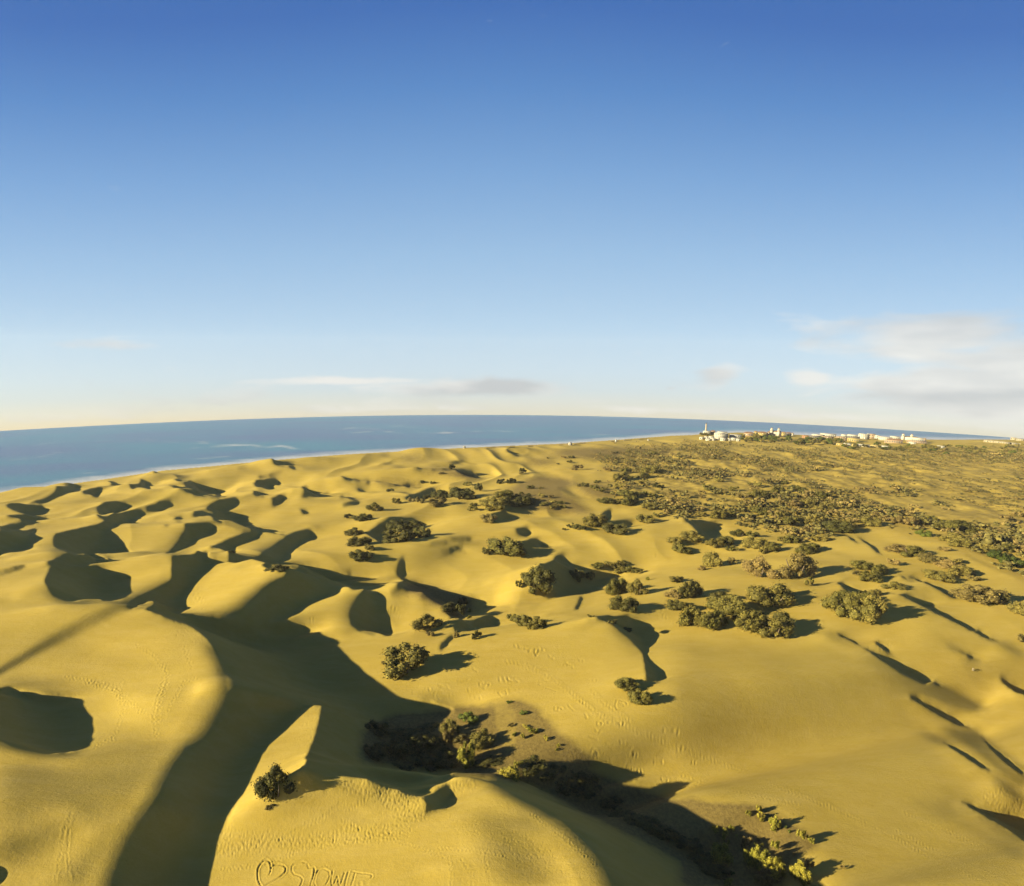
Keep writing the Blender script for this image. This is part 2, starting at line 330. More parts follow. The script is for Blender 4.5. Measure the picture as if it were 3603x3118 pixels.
def targets(g, h, mask):
    px, py = project(g.x, g.y, h - g.drop)
    m = sample(mask, px, py); dist = []
    idx = np.nonzero(m)
    for sg in (-1, 1):
        d = np.zeros_like(g.y)
        X = g.x[idx]; Y = g.y[idx]; S = .005 * Y; D = np.zeros(len(X)); act = np.ones(len(X), bool)
        for k in range(1, 260):
            q = np.nonzero(act)[0]
            if len(q) == 0: break
            i, j = g.ij(X[q] + sg * sx * S[q] * k, Y[q] + sg * sy * S[q] * k)
            ii = np.rint(i).astype(int); jj = np.rint(j).astype(int)
            ok = (ii >= 0) & (ii < g.nb) & (jj >= 0) & (jj < g.na)
            inside = np.zeros(len(q), bool); inside[ok] = m[ii[ok], jj[ok]]
            D[q[inside]] = k * S[q[inside]]; act[q[~inside]] = False
        d[idx] = D + .5 * S; dist.append(d)
    L = dist[0] + dist[1]
    return m, dist[0] / np.maximum(L, 1e-9), dist[0], dist[1]
c4 = lambda q: .25 * (q[1:, 1:] + q[1:, :-1] + q[:-1, 1:] + q[:-1, :-1])
def solve(g, h, gt, w, ws, wz, z0, iters):
    C1 = c4(sx - g.A * sy); IY = c4(1 / g.y); iy = 1 / g.y
    def Ds(u):
        ua = (u[:-1, 1:] - u[:-1, :-1] + u[1:, 1:] - u[1:, :-1]) * (.5 / g.da)
        ub = (u[1:, :-1] - u[:-1, :-1] + u[1:, 1:] - u[:-1, 1:]) * (.5 / g.db)
        return (C1 * ua + sy * ub) * IY
    def DsT(r):
        r = r * IY; ra = r * C1 * (.5 / g.da); rb = r * (sy * .5 / g.db)
        o = np.zeros_like(h)
        o[:-1, 1:] += ra - rb; o[:-1, :-1] += -ra - rb; o[1:, 1:] += ra + rb; o[1:, :-1] += rb - ra
        return o
    ka = 1 / g.da ** 2; kb = 1 / g.db ** 2
    def lap(u):
        o = np.zeros_like(u)
        o[:, 1:-1] += (u[:, 2:] + u[:, :-2] - 2 * u[:, 1:-1]) * ka
        o[1:-1] += (u[2:] + u[:-2] - 2 * u[1:-1]) * kb
        return o
    def lapT(v):
        o = np.zeros_like(v)
        c = v[:, 1:-1] * ka; o[:, 2:] += c; o[:, :-2] += c; o[:, 1:-1] -= 2 * c
        c = v[1:-1] * kb; o[2:] += c; o[:-2] += c; o[1:-1] -= 2 * c
        return o
    wl = ws * iy ** 2; wzz = wz * iy ** 2
    A = lambda u: DsT(w * Ds(u)) + lapT(wl * lap(u)) + wzz * u
    rhs = DsT(w * gt) + wzz * z0
    D = np.zeros_like(h); q = w * IY ** 2 * ((C1 * .5 / g.da) ** 2 + (sy * .5 / g.db) ** 2)
    D[:-1, 1:] += q; D[:-1, :-1] += q; D[1:, 1:] += q; D[1:, :-1] += q
    D += wl * (6 * ka * ka + 6 * kb * kb + 8 * ka * kb) + wzz
    u = h.copy(); r = rhs - A(u); z = r / D; p = z.copy(); rz = (r * z).sum()
    for k in range(iters):
        Ap = A(p); al = rz / (p * Ap).sum(); u += al * p; r -= al * Ap; z = r / D; rn = (r * z).sum()
        p = z + (rn / rz) * p; rz = rn
    return u, Ds(u)
# shoreline (pixels) and level ground
COAST = np.array([(-600, 1822), (0, 1736), (174, 1713), (377, 1685), (579, 1655), (747, 1640), (950, 1620), (1200, 1600), (1606, 1577), (2011, 1559), (2359, 1533),
                  (2440, 1530), (2475, 1526), (2600, 1521), (2800, 1529), (3000, 1536), (3250, 1546), (3400, 1549), (3603, 1552), (4300, 1590)], float)
SEA = -2.2
def ground0(g):
    px, py = project(g.x, g.y, SEA - g.drop)
    d = py - np.interp(px, COAST[:, 0], COAST[:, 1])            # pixels inland
    fl = np.interp(d, [-14, -2, 0, 3, 9, 22], [-9, SEA - 1.2, SEA - .15, SEA + .35, -1.2, 0])
    hill = np.interp(px, [3330, 3450, 3640, 4300], [0, 3.2, 3.6, 5]) * np.clip(1 - np.abs(d - 10) / 22, 0, 1)
    for (ax, ay, w, hgt) in TOPS:
        tx, ty = on_level(ax, ay, 0.); tx, ty = float(tx[0]), float(ty[0]); wm = w * math.hypot(tx, ty) / F * .42
        fl = fl + hgt * np.exp(-((g.x - tx) / wm) ** 2 - ((g.y - ty - wm * .3) / (wm * .8)) ** 2) * np.clip(d / 5 - .2, 0, 1)
    return fl + hill, d
def vnoise(x, y, seed):
    r = np.random.RandomState(seed); T = r.rand(256, 256)
    xi = np.floor(x).astype(int); yi = np.floor(y).astype(int); fx = x - xi; fy = y - yi
    fx = fx * fx * (3 - 2 * fx); fy = fy * fy * (3 - 2 * fy)
    a = T[yi & 255, xi & 255]; b = T[yi & 255, (xi + 1) & 255]; c = T[(yi + 1) & 255, xi & 255]; d = T[(yi + 1) & 255, (xi + 1) & 255]
    return (a * (1 - fx) + b * fx) * (1 - fy) + (c * (1 - fx) + d * fx) * fy - .5
def build_relief():
    mask = fill([tile_pts(t, s) for t, s in SHADE])
    soft = blur(fill([tile_pts(t, s) for t, s in SOFT]), 14); near = blur(mask, 34)
    num = den = None
    for t, s, c, *wid in TONE:
        b = blur(fill([tile_pts(t, s)]), wid[0] if wid else 22)
        v = b * (c * TE if c < 0 else c)
        num = v if num is None else num + v; den = b if den is None else den + b
    h = gp = None
    for li, (na, nb, inner, iters) in enumerate(((140, 110, 4, 220), (280, 220, 4, 180), (560, 440, 3, 120), (860, 640, 2, 80))):
        g = Grid(na, nb); z0, sd = ground0(g)
        wz = .16 * (1 + (g.y / 190) ** 3) * np.interp(sd, [0, 14, 60], [8, 4, 1])
        corr = np.zeros_like(z0) if h is None else gp.at(corr, g.x, g.y)
        h = z0.copy() if h is None else gp.at(h, g.x, g.y)
        curv = (g.x * sx + g.y * sy) / REARTH
        for it in range(inner):
            m, t, d0, d1 = targets(g, h, mask)
            px, py = project(g.x, g.y, h - g.drop)
            D = np.where(m, 0, np.minimum(sample(den, px, py), 1)); N = sample(num, px, py)
            gs = np.where(m, TE * prof(t) / -PM, .03 * (1 - D) + np.where(D > .02, N / np.maximum(sample(den, px, py), .02) * D, 0)) + curv
            sf = sample(soft, px, py); nr = sample(near, px, py); st = np.clip(nr * 2, 0, 1); st = st * st * (3 - 2 * st); si = np.clip(nr * 2 - 1, 0, 1)
            first = t < .5
            gsoft = np.where(m, -TE * (1 + .9 * si * (2 - si)), .03 * (1 - st) - TE * st) + curv
            use = sf * np.where(m, first, nr > .03)
            gs = gs * (1 - use) + gsoft * use; D = np.maximum(D, np.where(m, 0, use * 1.6))
            if li + it > 0:      # shadows that fall short (or too far) get a taller (or lower) drop
                z = h - g.drop; Lr = d0 + d1; xe = g.x + sx * d1; ye = g.y + sy * d1
                ok = m & (np.abs(xe / np.maximum(ye, 1)) < 1.15) & (np.abs((g.x - sx * d0) / np.maximum(g.y - sy * d0, 1)) < 1.2) & (g.y - sy * d0 > 40)
                need = TE * Lr - (g.at(z, g.x - sx * d0, g.y - sy * d0) - g.at(z, xe, ye))
                corr = np.where(ok, np.clip(corr + .4 * need / np.maximum(Lr, .5) * np.clip(Lr / 12, 0, 1), -.10, .17), 0)
            gs = gs - corr * m
            gc = c4(gs); mc = c4(m.astype(float))
            w = np.where(mc > .5, 1., .06 + .4 * c4(D))
            if it > 0:
                lo = (ds < -.7 * TE + c4(curv)) & (mc < .25) & (c4(D) < .2); hi = (ds > .42) & (mc < .25)
                w[lo] = .8; gc[lo] = -.45 * TE; w[hi] = .5; gc[hi] = .36
            h, ds = solve(g, h, gc, w, (2e-6, 2e-6, 1.2e-6, 2e-7)[li], wz, z0, iters)
        gp = g
    return g, h
t_start = time.time()
G, RELIEF = build_relief()
print('relief', round(time.time() - t_start, 1), RELIEF.min(), RELIEF.max())
def mat(name):
    m = bpy.data.materials.new(name); m.use_nodes = True
    t = m.node_tree; t.nodes.clear()
    b = nd(t, 'ShaderNodeBsdfPrincipled'); o = nd(t, 'ShaderNodeOutputMaterial'); lk(t, b.outputs[0], o.inputs[0])
    return m, t, b
def noise(t, scale, detail=4, rough=.55, vec=None, dist=0):
    n = nd(t, 'ShaderNodeTexNoise'); n.inputs['Scale'].default_value = scale; n.inputs['Detail'].default_value = detail
    n.inputs['Roughness'].default_value = rough; n.inputs['Distortion'].default_value = dist
    if vec is not None: lk(t, vec, n.inputs['Vector'])
    return n.outputs[0]
def attr(t, name):
    n = nd(t, 'ShaderNodeAttribute', attribute_name=name); return n.outputs['Fac']
def mesh_grid(name, x, y, z, m, attrs={}, smooth=True, keep=None):
    nb, na = x.shape
    co = np.stack([x, y, z], -1).reshape(-1, 3).astype(np.float32)
    i = np.arange(nb - 1)[:, None] * na + np.arange(na - 1)[None]
    f = np.stack([i, i + 1, i + na + 1, i + na], -1).reshape(-1, 4).astype(np.int32)
    if keep is not None: f = f[keep.ravel()[f].any(1)]
    me = bpy.data.meshes.new(name); me.vertices.add(len(co)); me.vertices.foreach_set('co', co.ravel())
    me.loops.add(f.size); me.loops.foreach_set('vertex_index', f.ravel())
    me.polygons.add(len(f)); me.polygons.foreach_set('loop_start', np.arange(0, f.size, 4, dtype=np.int32)); me.polygons.foreach_set('loop_total', np.full(len(f), 4, np.int32))
    if smooth: me.polygons.foreach_set('use_smooth', np.ones(len(f), bool))
    for k, v in attrs.items():
        a = me.attributes.new(k, 'FLOAT', 'POINT'); a.data.foreach_set('value', v.ravel().astype(np.float32))
    me.update(); me.materials.append(m)
    o = bpy.data.objects.new(name, me); C.objects.link(o); return o
def raw_mesh(name, co, faces, mats, mi=None, smooth=False, cols=None):
    """faces: (n,4) or (n,3) int array"""
    co = np.asarray(co, np.float32); f = np.asarray(faces, np.int32); k = f.shape[1]
    me = bpy.data.meshes.new(name); me.vertices.add(len(co)); me.vertices.foreach_set('co', co.ravel())
    me.loops.add(f.size); me.loops.foreach_set('vertex_index', f.ravel())
    me.polygons.add(len(f)); me.polygons.foreach_set('loop_start', np.arange(0, f.size, k, dtype=np.int32)); me.polygons.foreach_set('loop_total', np.full(len(f), k, np.int32))
    if smooth: me.polygons.foreach_set('use_smooth', np.ones(len(f), bool))
    if mi is not None: me.polygons.foreach_set('material_index', np.asarray(mi, np.int32))
    if cols is not None:
        a = me.attributes.new('tone', 'FLOAT', 'POINT'); a.data.foreach_set('value', np.asarray(cols, np.float32))
    me.update()
    for m in mats: me.materials.append(m)
    return me
def link(name, me, parent=None, **p):
    o = bpy.data.objects.new(name, me); C.objects.link(o)
    if parent: o.parent = parent
    for k, v in p.items(): o[k] = v
    return o

# ------------------------------------------------------------------ ground
def sand_material():
    m, t, b = mat('sand')
    geo = nd(t, 'ShaderNodeNewGeometry'); P = geo.outputs['Position']
    big = noise(t, .035, 5, .6, P); mid = noise(t, .5, 6, .65, P); fine = noise(t, 5.0, 4, .7, P)
    c = mixc(t, ramp(t, big, [(.35, 0.), (.65, 1.)]).outputs[0], SAND_A, SAND_B)
    c = mixc(t, mth(t, 'MULTIPLY', ramp(t, fine, [(.3, 1.), (.62, 0.)]).outputs[0], .16), c, (.17, .11, .018))
    c = mixc(t, mth(t, 'MULTIPLY', ramp(t, mid, [(.35, 1.), (.6, 0.)]).outputs[0], .10), c, (.21, .13, .025))
    st = nd(t, 'ShaderNodeMapping'); st.inputs['Rotation'].default_value = (0, 0, math.radians(25)); st.inputs['Scale'].default_value = (.25, 1.1, 1); lk(t, P, st.inputs[0])
    streak = noise(t, .55, 7, .68, st.outputs[0], .5)
    c = mixc(t, mth(t, 'MULTIPLY', ramp(t, streak, [(.42, 0.), (.66, 1.)]).outputs[0], .38), c, (.36, .265, .072))
    gr = attr(t, 'gravel')
    peb = noise(t, 1.9, 9, .78, P)
    gcol = mixc(t, ramp(t, peb, [(.38, 0.), (.62, 1.)]).outputs[0], (.190, .135, .036), (.115, .080, .022))
    gm = mth(t, 'MULTIPLY', mth(t, 'ADD', gr, mth(t, 'MULTIPLY', mth(t, 'SUBTRACT', mid, .5), .9)), 1.5, clamp=True)
    c = mixc(t, mth(t, 'MULTIPLY', gm, mth(t, 'GREATER_THAN', gr, .04)), c, gcol)
    lit = attr(t, 'litter')
    lm = mth(t, 'MULTIPLY', mth(t, 'MULTIPLY', lit, ramp(t, noise(t, .22, 6, .7, P), [(.38, 0.), (.58, 1.)]).outputs[0]), .85)
    c = mixc(t, lm, c, (.185, .132, .030))
    wet = attr(t, 'wet'); c = mixc(t, wet, c, (.12, .08, .03))
    lk(t, c, b.inputs['Base Color']); b.inputs['Roughness'].default_value = .95; b.inputs['Specular IOR Level'].default_value = .1
    bm = nd(t, 'ShaderNodeBump'); bm.inputs['Strength'].default_value = .6; bm.inputs['Distance'].default_value = .13
    hsum = mth(t, 'ADD', mth(t, 'MULTIPLY', fine, .42), mth(t, 'MULTIPLY', noise(t, 1.6, 5, .7, P), .55))
    hsum = mth(t, 'ADD', hsum, mth(t, 'MULTIPLY', noise(t, 2.6, 3, .5, st.outputs[0], .6), .35))
    hsum = mth(t, 'ADD', hsum, mth(t, 'MULTIPLY', mth(t, 'MULTIPLY', peb, gr), 1.5))
    lk(t, hsum, bm.inputs['Height']); lk(t, bm.outputs[0], b.inputs['Normal'])
    return m
SAND_A, SAND_B = (.338, .246, .044), (.298, .212, .036)
M_SAND = sand_material()
def hit(px, py):
    """first point of the relief seen through each pixel"""
    px = np.atleast_1d(np.asarray(px, float)); py = np.atleast_1d(np.asarray(py, float))
    d = ray(px, py); ys = np.exp(np.linspace(math.log(Y0), math.log(Y1), 900))
    tt = ys[:, None] / d[1][None]
    X = tt * d[0]; Y = np.broadcast_to(ys[:, None], X.shape); Z = HCAM + tt * d[2]
    gz = G2.at(H2, X, Y) - (X ** 2 + Y ** 2) / (2 * REARTH)
    below = Z < gz
    k = np.where(below.any(0), below.argmax(0), len(ys) - 1); k = np.maximum(k, 1); q = np.arange(len(px))
    e0 = (Z - gz)[k - 1, q]; e1 = (Z - gz)[k, q]; f = np.clip(e0 / np.maximum(e0 - e1, 1e-6), 0, 1)
    return X[k - 1, q] * (1 - f) + X[k, q] * f, ys[k - 1] * (1 - f) + ys[k] * f
def gz(x, y):
    x = np.asarray(x, float); y = np.asarray(y, float)
    return G2.at(H2, x, y) - (x ** 2 + y ** 2) / (2 * REARTH)
def fine_rows(n):
    b = np.linspace(math.log(Y0), math.log(Y1), 4000); y = np.exp(b); _, v = project(y * 0, y, -y * y / (2 * REARTH))
    den = np.maximum(np.abs(np.gradient(v, b)) * (y > 50) * .2842, 150); c = np.concatenate([[0], np.cumsum((den[1:] + den[:-1]) / 2)])
    return np.interp(np.linspace(0, c[-1], n), c, b)
G2 = Grid(1220, 790, fine_rows(790))
H2 = G.at(RELIEF, G2.x, G2.y)
for _ in range(1):
    Hp = np.pad(H2, 1, mode='edge')
    H2 = (Hp[1:-1, 1:-1] * 4 + 2 * (Hp[:-2, 1:-1] + Hp[2:, 1:-1] + Hp[1:-1, :-2] + Hp[1:-1, 2:]) + Hp[:-2, :-2] + Hp[2:, 2:] + Hp[:-2, 2:] + Hp[2:, :-2]) / 16
pxg, pyg = project(G2.x, G2.y, H2 - G2.drop)
def region(polys, r): return np.minimum(sample(blur(fill([tile_pts(t, s) for t, s in polys]), r), pxg, pyg), 1)
SCRUB = [('S', '2100,1592 2450,1568 2700,1584 3000,1600 3300,1590 3700,1590 3700,2110 3560,2010 3420,1950 3300,1860 3080,1850 2850,1900 2640,1850 2500,1810 2400,1830 2330,1800 2180,1770 2160,1700 2200,1660 2130,1630')]
GRAVEL = [('Q8', '100,520 350,425 600,455 760,460 700,540 560,600 620,660 720,700 800,760 940,850 950,890 820,870 500,840 250,810 0,790 0,600'),
          ('Q8', '160,235 330,220 500,230 550,260 400,275 250,275'), ('Q8', '400,140 700,110 1000,110 1400,90 1800,100 2000,120 1800,180 1300,200 1100,215 900,200 600,170'),
          ('R2', '410,430 640,430 800,455 850,500 760,490 600,450'), ('R2', '150,500 480,515 480,530 250,515'), ('R2', '340,355 540,360 480,372 350,370'),
          ('Q8', '780,560 1000,500 1150,560 1250,640 1200,690 1050,690 900,620'),
          ('B2', '140,300 300,210 610,180 700,160 850,150 880,180 920,130 1050,110 1150,140 1230,220 1300,300 1430,400 1530,480 1500,540 1700,620 2071,740 2071,1100 1900,1000 1500,800 1150,610 700,540 140,480'),
          ('B3', '0,705 180,742 470,748 540,790 660,870 790,930 800,1000 700,1060 640,1110 600,1239 0,1239'),
          ('M2', '380,260 480,270 700,330 790,350 790,430 690,480 600,400 400,310')]
scrub = region(SCRUB, 24); gravel = region(GRAVEL, 11)
gravel *= 1 - .6 * region([('B2', '915,120 1000,105 1070,180 1075,400 990,435 930,250')], 5)
# hummocks under the scrub, slight unevenness everywhere
hum = vnoise(G2.x / 9, G2.y / 13, 1) + .6 * vnoise(G2.x / 4.3, G2.y / 6, 2)
H2 = H2 + scrub * hum * 1.5 * np.clip(G2.y / 300, .4, 1.3)
_, inl = ground0(G2)
flo = SEA + .45 + np.clip(inl - 2, 0, 30) * .012 - np.clip(inl - 45, 0, 400) * .25
H2 = np.where(inl > 2, flo + .5 * ((H2 - flo) + np.sqrt((H2 - flo) ** 2 + .3)), H2)
H2 += (vnoise(G2.x / 14, G2.y / 14, 3) * .22 + vnoise(G2.x / 5, G2.y / 5, 4) * .05 + vnoise(G2.x / 1.7, G2.y / 1.7, 5) * .008) * np.clip(inl / 30, 0, 1)
uu = G2.x * sx + G2.y * sy; vv = -G2.x * sy + G2.y * sx
amp = np.interp(G2.y, [90, 130, 200, 300, 500], [0, .35, 1.1, 1.7, 1.8]) * (1 - .4 * scrub) * np.clip(inl / 25, 0, 1) * (1 - .8 * gravel)
H2 += amp * (np.abs(vnoise(uu / 17 + 3 * vnoise(vv / 40, uu / 60, 41), vv / 27, 42)) * -1.6 + .4 * vnoise(uu / 8, vv / 13, 43))
for (ax, ay, w, hgt) in TOPS:
    tx, ty = on_level(ax, ay, 0.); tx, ty = float(tx[0]), float(ty[0]); wm = w * math.hypot(tx, ty) / F * .36
    H2 += .6 * hgt * np.exp(-((G2.x - tx) / wm) ** 2 - ((G2.y - ty - wm * .3) / (wm * .8)) ** 2) * np.clip(inl / 5 - .2, 0, 1)
H2 += np.clip(inl / 40, 0, 1) * (G2.y > 230) * (vnoise(G2.x / 22 + G2.y / 80, G2.y / 40, 8)) * 1.3 * np.clip((G2.y - 230) / 120, 0, 1)

# ------------------------------------------------------------------ footprints and drawings trodden into the sand
def dent(px, py, depth=.085, rad=1.15, rim=.35):
    global H2
    x, y = hit(px, py); i, j = G2.ij(x, y)
    ii = np.rint(i).astype(int); jj = np.rint(j).astype(int)
    ok = (ii > 4) & (ii < G2.nb - 5) & (jj > 4) & (jj < G2.na - 5)
    depth = np.broadcast_to(depth, i.shape)
    i, j, ii, jj, dp = i[ok], j[ok], ii[ok], jj[ok], depth[ok]
    sc_ = np.clip(G2.y[ii, jj] / 75., .7, 2.2)
    add = np.zeros_like(H2)
    dbl = np.gradient(G2.b)[ii]; asp = G2.da / dbl
    for di in range(-4, 5):
        for dj in range(-4, 5):
            r2 = ((ii + di - i) / asp) ** 2 + (jj + dj - j) ** 2
            v = -np.exp(-r2 / (rad * rad)) + rim * np.exp(-(np.sqrt(r2) - 2.1 * rad) ** 2 / (rad * rad * .5))
            np.add.at(add, (ii + di, jj + dj), v * dp * sc_)
    H2 = H2 + np.maximum(add, -.10 * np.clip(G2.y / 75., .7, 2.2))
rng = np.random.RandomState(7)
def polyline(t, s, step):
    p = tile_pts(t, s); out = []
    for a, b in zip(p[:-1], p[1:]):
        n = max(1, int(np.hypot(*(b - a)) / step)); out.append(a + (b - a) * np.linspace(0, 1, n, endpoint=False)[:, None])
    return np.concatenate(out + [p[-1:]])
TRACKS = [
('W5','0,310 130,330 330,400 520,480 640,560 800,680 930,790 1060,900 1250,1036'),('W5','0,300 180,330 350,390 540,500 700,600 840,730 960,830 1100,940 1260,1050'),
('W5','1040,650 1120,730 1220,820 1330,910 1500,1020'),('B2','1330,40 1420,90 1560,190 1700,260 1850,320 2000,390 2071,420'),('B2','1540,90 1640,170 1760,250'),
('B3','0,410 100,440 300,520 600,640 900,760 1200,900 1500,1060 1800,1200'),('B3','0,575 200,620 450,690 700,740'),('B3','1300,900 1500,1010 1700,1100 1900,1180'),('B3','1350,790 1600,900 1800,1000 2000,1080'),
('M1','400,835 500,850 600,880 690,915 730,950 770,990 850,1040'),('M1','830,640 920,690 980,760 1000,800 980,890 940,1030'),('M1','990,760 1025,820 1010,890 960,1000'),
('M1','560,860 680,890 720,960 750,1030'),('M1','1200,840 1120,860 1080,930 1020,1030'),
('B1','990,0 960,100 930,190 950,340'),('B1','1020,0 970,130 960,240'),('B1','740,0 715,60 730,100 755,140 745,190 720,250 680,350'),('B1','690,20 760,90 850,170 930,200'),
('B1','430,800 390,900 375,1000 340,1200'),('B1','430,830 415,950 410,1050 425,1200'),('B1','680,340 575,400'),('B1','520,0 600,30 690,50'),
('M1','1200,300 1220,360 1240,390 1220,430'),('M1','1180,320 1200,370'),('M1','1900,480 1850,530'),('M1','1120,650 1140,720 1170,780'),
('Q1','1480,750 1495,810 1485,880 1510,930 1570,980 1640,1030 1740,1100'),('Q1','1400,190 1560,270 1700,350 1880,460'),
('B2','0,830 120,900 280,950 450,1000 620,1060'),('B2','650,1060 670,1150 670,1239'),('B2','730,1080 790,1160 800,1239'),('B2','880,1040 880,1100 900,1180'),('B2','60,780 130,720 210,690'),
('B1','1700,960 1850,870 1950,830 2071,740'),('B1','1370,880 1450,930 1560,950 1700,950'),('B1','1350,1140 1500,1120 1700,1080 1850,1000'),
('B2','590,1010 800,1020 990,1050'),('B2','1150,800 1300,900 1450,1030 1560,1120'),('M2','310,400 340,440 360,470'),('M2','430,570 470,620 520,660'),
]
TRODDEN = [
('B1','1340,900 1500,930 1800,950 2071,910 2071,990 1850,1000 1600,1010 1400,1050 1320,1060',1500,.075),
('B2','0,890 150,870 330,880 430,860 420,920 250,960 0,1000',700,.075),
('B2','0,595 100,605 250,640 400,690 520,700 530,760 440,850 370,840 280,740 150,680 0,640',1100,.085),
('B2','560,670 640,620 740,590 830,600 780,660 690,670',260,.07),
('B2','680,830 900,860 1150,960 1350,1050 1500,1200 1450,1239 1250,1200 1050,1060 850,980 700,920',750,.06),
('B2','1300,860 1450,960 1580,1080 1500,1060 1350,950',140,.05),
('B1','1880,200 1950,110 1945,230 1905,350 1870,440 1810,530 1760,540 1840,420 1900,300',420,.06),
('M1','1050,480 1160,530 1250,600 1300,660 1260,640 1180,580 1060,520',160,.07),
('W5','0,560 200,600 500,700 700,800 500,850 300,760 0,720',180,.05),
('B2','930,60 1100,90 1300,180 1500,280 1750,400 1900,560 1700,520 1500,440 1250,240',330,.05),
('B2','380,60 560,20 800,30 950,60 800,110 500,120',140,.05),
('B3','1800,640 1950,650 2071,730 2071,800 1900,760',260,.09),
('B3','1350,760 1700,800 2000,1000 2071,1150 1800,1100 1500,950',260,.04),
('M3','1130,600 1210,610 1270,690 1200,680',60,.12),
('B2','1900,560 2071,620 2071,680 1950,650',60,.05),('B3','0,600 200,640 450,690 350,700 100,680',70,.05),
]
D1,D2=.14,.11
DRAWN = [
('W1','320,430 315,380 300,345 270,328 240,340 200,380 165,440 160,510 168,580 190,630 215,655',D1*1.7),('W1','325,440 318,480 300,510',D1),('W1','322,435 350,402 400,385 470,395 505,430 497,480 430,545 350,590 260,640 215,660',D1*1.7),
('W1','745,365 700,350 620,375 575,410 575,460 600,505 680,530 710,570 690,630 650,690',D1),('W1','765,385 780,430 850,415 845,500 815,600 795,700',D1),('W1','860,440 840,540 830,640 835,700',D1*.8),
('W1','1040,530 1030,470 960,440 900,455 865,510 850,600 870,690 960,680 1010,600 1040,530',D1),('W1','955,400 957,408',D1),('W1','985,392 990,400',D1),('W1','1015,408 1018,415',D1),
('W1','1075,460 1055,560 1060,650 1100,600 1130,525 1140,600 1150,660 1180,600 1220,480',D1),('W1','1265,475 1240,560 1215,660',D1),('W1','1305,470 1400,490 1500,500 1545,510 1550,545 1480,590 1380,640 1330,690',D1),('W1','1345,490 1320,580 1290,670',D1),
('W5','365,230 350,190 358,150 400,140 410,165 380,215 365,230',D1),('W5','368,225 430,190 465,170 450,155 415,180',D1),
('W5','100,95 130,125 95,120',D2),('W5','150,100 165,140 185,115',D2),('W5','200,125 190,150',D2),('W5','215,135 240,150 260,148',D2),('W5','270,165 285,185 300,155',D2),
('W5','518,230 545,250',D2),('W5','560,260 582,275',D2),('W5','880,268 900,295 915,265',D2),('W5','925,275 945,300',D2),('W5','705,340 740,310 750,350 770,330 785,360',D2),('W5','800,345 817,385',D2),
('W5','1060,520 1112,515 1110,545 1080,560 1055,540 1060,520',D2),('W5','980,510 1000,530 1010,505 1030,540',D2*.8),('W5','490,625 520,630 560,645 615,660',D2),('W5','450,525 480,535 510,545',D2*.8),('W5','400,580 425,585',D2),
('W5','1345,780 1330,840 1350,885 1400,870 1475,830 1470,800 1380,770 1345,780',D2),('W5','1375,795 1400,820 1410,800 1440,840',D2),('W5','600,850 590,890 640,900 640,860 690,880 660,850',D2),('W5','760,830 790,870 830,900',D2),('W5','960,930 990,990 950,975',D2),('W5','0,520 60,530 150,550',D2),('W5','20,500 40,545',D2),
('W7','600,152 595,125 620,110 650,132 645,150 600,152',D2),('W7','1180,512 1195,512 1200,525 1185,545 1205,548',D2),('W7','1215,515 1210,540 1225,545 1232,525 1215,515',D2),('W7','1245,515 1242,548',D2),('W7','1262,515 1255,535 1280,538',D2),('W7','1276,518 1270,552',D2),
('W7','945,578 915,590 900,615 905,648 945,685',D2),('W7','1045,612 1060,635 1055,660 1035,680',D2),('W7','925,600 930,640',D2),('W7','945,595 962,605 945,620',D2),('W7','975,625 990,632',D2),('W7','1005,630 1010,655 1025,622 1022,650',D2),
('W7','965,450 990,435 1015,450 1010,475 975,478 965,455 990,455',D2),('W7','1285,188 1300,215 1275,210',D2),('W7','1390,190 1375,215',D2),('W7','1402,195 1395,220',D2),('W7','1445,205 1430,240 1450,245',D2),('W7','1470,385 1480,375 1490,400',D2*.8),('W7','1520,395 1560,405 1615,415',D2*.8),
('W7','1580,530 1590,555',D2),('W7','1620,535 1612,560',D2),('W7','1610,772 1680,790 1765,805',D2),('W7','1640,765 1635,795',D2),('W7','832,310 842,335 860,320 885,330',D2),('W7','810,120 830,150 840,130',D2),('W7','860,155 875,125',D2),
('W7','530,430 560,400 600,440 640,430',D2),('W7','560,460 610,465 580,430',D2),('W7','1260,710 1330,720 1330,745 1280,738 1260,710',D2),('W7','510,270 560,285 605,300',D2),('W7','570,195 600,215',D2),('W7','610,235 645,212',D2),
('M2','872,902 845,885 840,870 858,868 870,880 885,868 903,875 900,888 872,902',D2),('M2','860,885 870,895 880,880',D2),('M2','955,925 1000,910 1010,940 980,955 955,925',D2),('M2','510,905 535,900 540,915',D2),('M2','590,880 620,890 640,885 660,905',D2),('M2','600,895 650,900',D2),('M2','708,855 740,862 778,848',D2),('M2','810,960 840,950 848,968',D2),('M2','960,835 965,860',D2),('M2','985,835 1000,862',D2),('M2','1010,840 1040,862',D2),('M2','1050,842 1080,862',D2),('M2','800,780 830,800',D2),('M2','770,905 780,915',D2),
]

